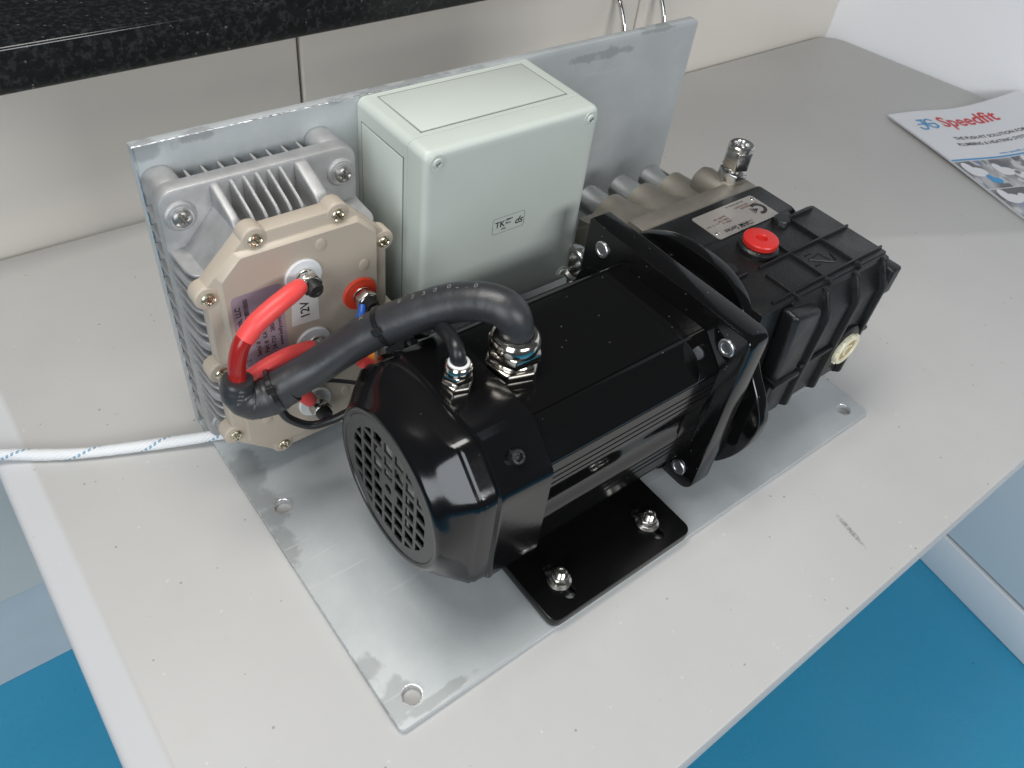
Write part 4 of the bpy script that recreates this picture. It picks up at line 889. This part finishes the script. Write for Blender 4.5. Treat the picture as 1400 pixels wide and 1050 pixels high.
# ------------------------------------------------------------------ brochure
bro = thing('brochure', 'white printed plumbing brochure lying by the right wall on the table', 'brochure', (1.0615, 0.35, 0))
eu = Vector((0.956, -0.293, 0)); ev = Vector((-0.293, -0.956, 0)); O = Vector((1.0615, 0.3500, 0))
def zc(u, v): return 0.0030+0.020*max(0, (u-0.10)/0.15)**1.6*max(0, 1-v/0.20)**1.5+0.0015*math.sin(u*30+v*14)+0.0015
def bp_(u, v, dz=0): p = O+eu*u+ev*v; return Vector((p.x, p.y, zc(u, v)+dz))
def sheet(name, u0, u1, v0, v1, dz, thick, material, nu=16, nv=18):
    t = bmesh.new(); uvl = t.loops.layers.uv.new('UVMap')
    G = [[t.verts.new(bp_(u0+(u1-u0)*i/nu, v0+(v1-v0)*j/nv, dz)) for j in range(nv+1)] for i in range(nu+1)]
    for i in range(nu):
        for j in range(nv):
            f = t.faces.new((G[i][j], G[i][j+1], G[i+1][j+1], G[i+1][j]))
            for lp, (a, b) in zip(f.loops, ((i, j), (i, j+1), (i+1, j+1), (i+1, j))): lp[uvl].uv = (a/nu+u0*31, b/nv)
    if thick:
        r = bmesh.ops.extrude_face_region(t, geom=t.faces[:])
        for v in [g for g in r['geom'] if isinstance(g, bmesh.types.BMVert)]: v.co.z = max(v.co.z-thick, 0.0006) if v.co.z-thick > 0.0006 else 0.0006
    b = B(); bmesh.ops.recalc_face_normals(t, faces=t.faces[:])
    me = mesh_from(t, name, material, 60); return link(bpy.data.objects.new(name, me), bro)
sheet('pages', 0.0015, 0.2485, 0.0015, 0.3385, -0.0010, 0.0022, 'paper')
cv_ = sheet('front_cover', 0, 0.25, 0, 0.34, 0, 0.0005, 'paper')
def loc(x, y): d = Vector((x, y, 0))-O; return d.dot(eu), d.dot(ev)
def onsheet(o, dz=0.0003):
    for v in o.data.vertices: v.co = bp_(v.co.x, -v.co.y, dz+v.co.z)
    return o
def btext(body, size, u, v, m_, bold=0, sx=1, shear=0):
    return onsheet(text(body, size, T(u, -v, 0), m_, cv_, bold, 'lettering', 'LEFT', sx, 1, shear))
btext('Speedfit', 0.0380, 0.0680, 0.0485, 'red_ink', 0.0008, 0.88)
btext('THE PUSH-FIT SOLUTION FOR', 0.0108, 0.0560, 0.0850, 'ink', 0.0001, 0.93); btext('PLUMBING & HEATING SYSTEMS', 0.0108, 0.0480, 0.1010, 'ink', 0.0001, 0.93)
btext('www.speedfit.co.uk', 0.0075, 0.1000, 0.1285, 'blue_ink', 0, 1)
# interlocked letter emblem in blue
eq = T(0.0235, -0.0480, 0)
onsheet(strokes([[(0.014, 0.022), (0.014, 0.004), (0.010, -0.003), (0.003, -0.003), (0.0005, 0.003)], [(0.008, 0.022), (0.018, 0.022)],
         [(0.034, 0.018), (0.028, 0.023), (0.020, 0.020), (0.018, 0.011), (0.021, 0.002), (0.028, -0.002), (0.034, 0.002), (0.034, 0.010), (0.026, 0.010)], [(0.002, 0.011), (0.034, 0.0105)]], 0.0030, eq, 'blue_ink', cv_, 'emblem', 0.0002))
sheet('printed_band', 0.0010, 0.2490, 0.1330, 0.1365, 0.0004, 0, 'blue_ink', 12, 1)
pics = [(0.001, 0.048, 0.139, 0.205), (0.050, 0.105, 0.139, 0.205), (0.107, 0.165, 0.139, 0.185), (0.167, 0.249, 0.139, 0.205), (0.001, 0.105, 0.207, 0.275), (0.107, 0.165, 0.187, 0.275), (0.167, 0.249, 0.207, 0.275), (0.001, 0.249, 0.290, 0.335)]
for u0, u1, v0, v1 in pics: sheet('printed_photo', u0, u1, v0, v1, 0.0004, 0, 'collage', 6, 6)

# printed pipe fittings inside the pictures: flat pale shapes with darker bores
random.seed(11)
def pdisc(u, v, ru, rv, m_, dz, nm='printed_shape'):
    t = bmesh.new(); vs_ = [t.verts.new(bp_(u+ru*math.cos(2*PI*k/20), v+rv*math.sin(2*PI*k/20), dz)) for k in range(20)]; t.faces.new(vs_[::-1])
    return link(bpy.data.objects.new(nm, mesh_from(t, nm, m_, 60)), bro)
kk = 0
for u, v, r, m_ in ((0.020, 0.166, 0.016, 'paper'), (0.034, 0.188, 0.010, 'blue_ink'), (0.070, 0.170, 0.014, 'paper'), (0.090, 0.185, 0.012, 'paper'), (0.135, 0.160, 0.014, 'paper'), (0.150, 0.172, 0.010, 'paper'), (0.195, 0.168, 0.018, 'paper'), (0.222, 0.185, 0.012, 'paper'),
                    (0.022, 0.230, 0.015, 'paper'), (0.050, 0.245, 0.017, 'paper'), (0.080, 0.228, 0.012, 'paper'), (0.090, 0.255, 0.011, 'paper'), (0.125, 0.215, 0.014, 'paper'), (0.145, 0.240, 0.015, 'paper'), (0.190, 0.235, 0.018, 'paper')):
    kk += 1; pdisc(u, v, r, r*0.72, m_, 0.0006+kk*0.00001); pdisc(u-r*0.5, v-r*0.5, r*0.55, r*1.0, m_, 0.0006+kk*0.00001+0.000005)
    if kk % 4 == 0: pdisc(u-r*0.45, v-r*0.8, r*0.34, r*0.4, 'grey_ink', 0.0009+kk*0.00001)
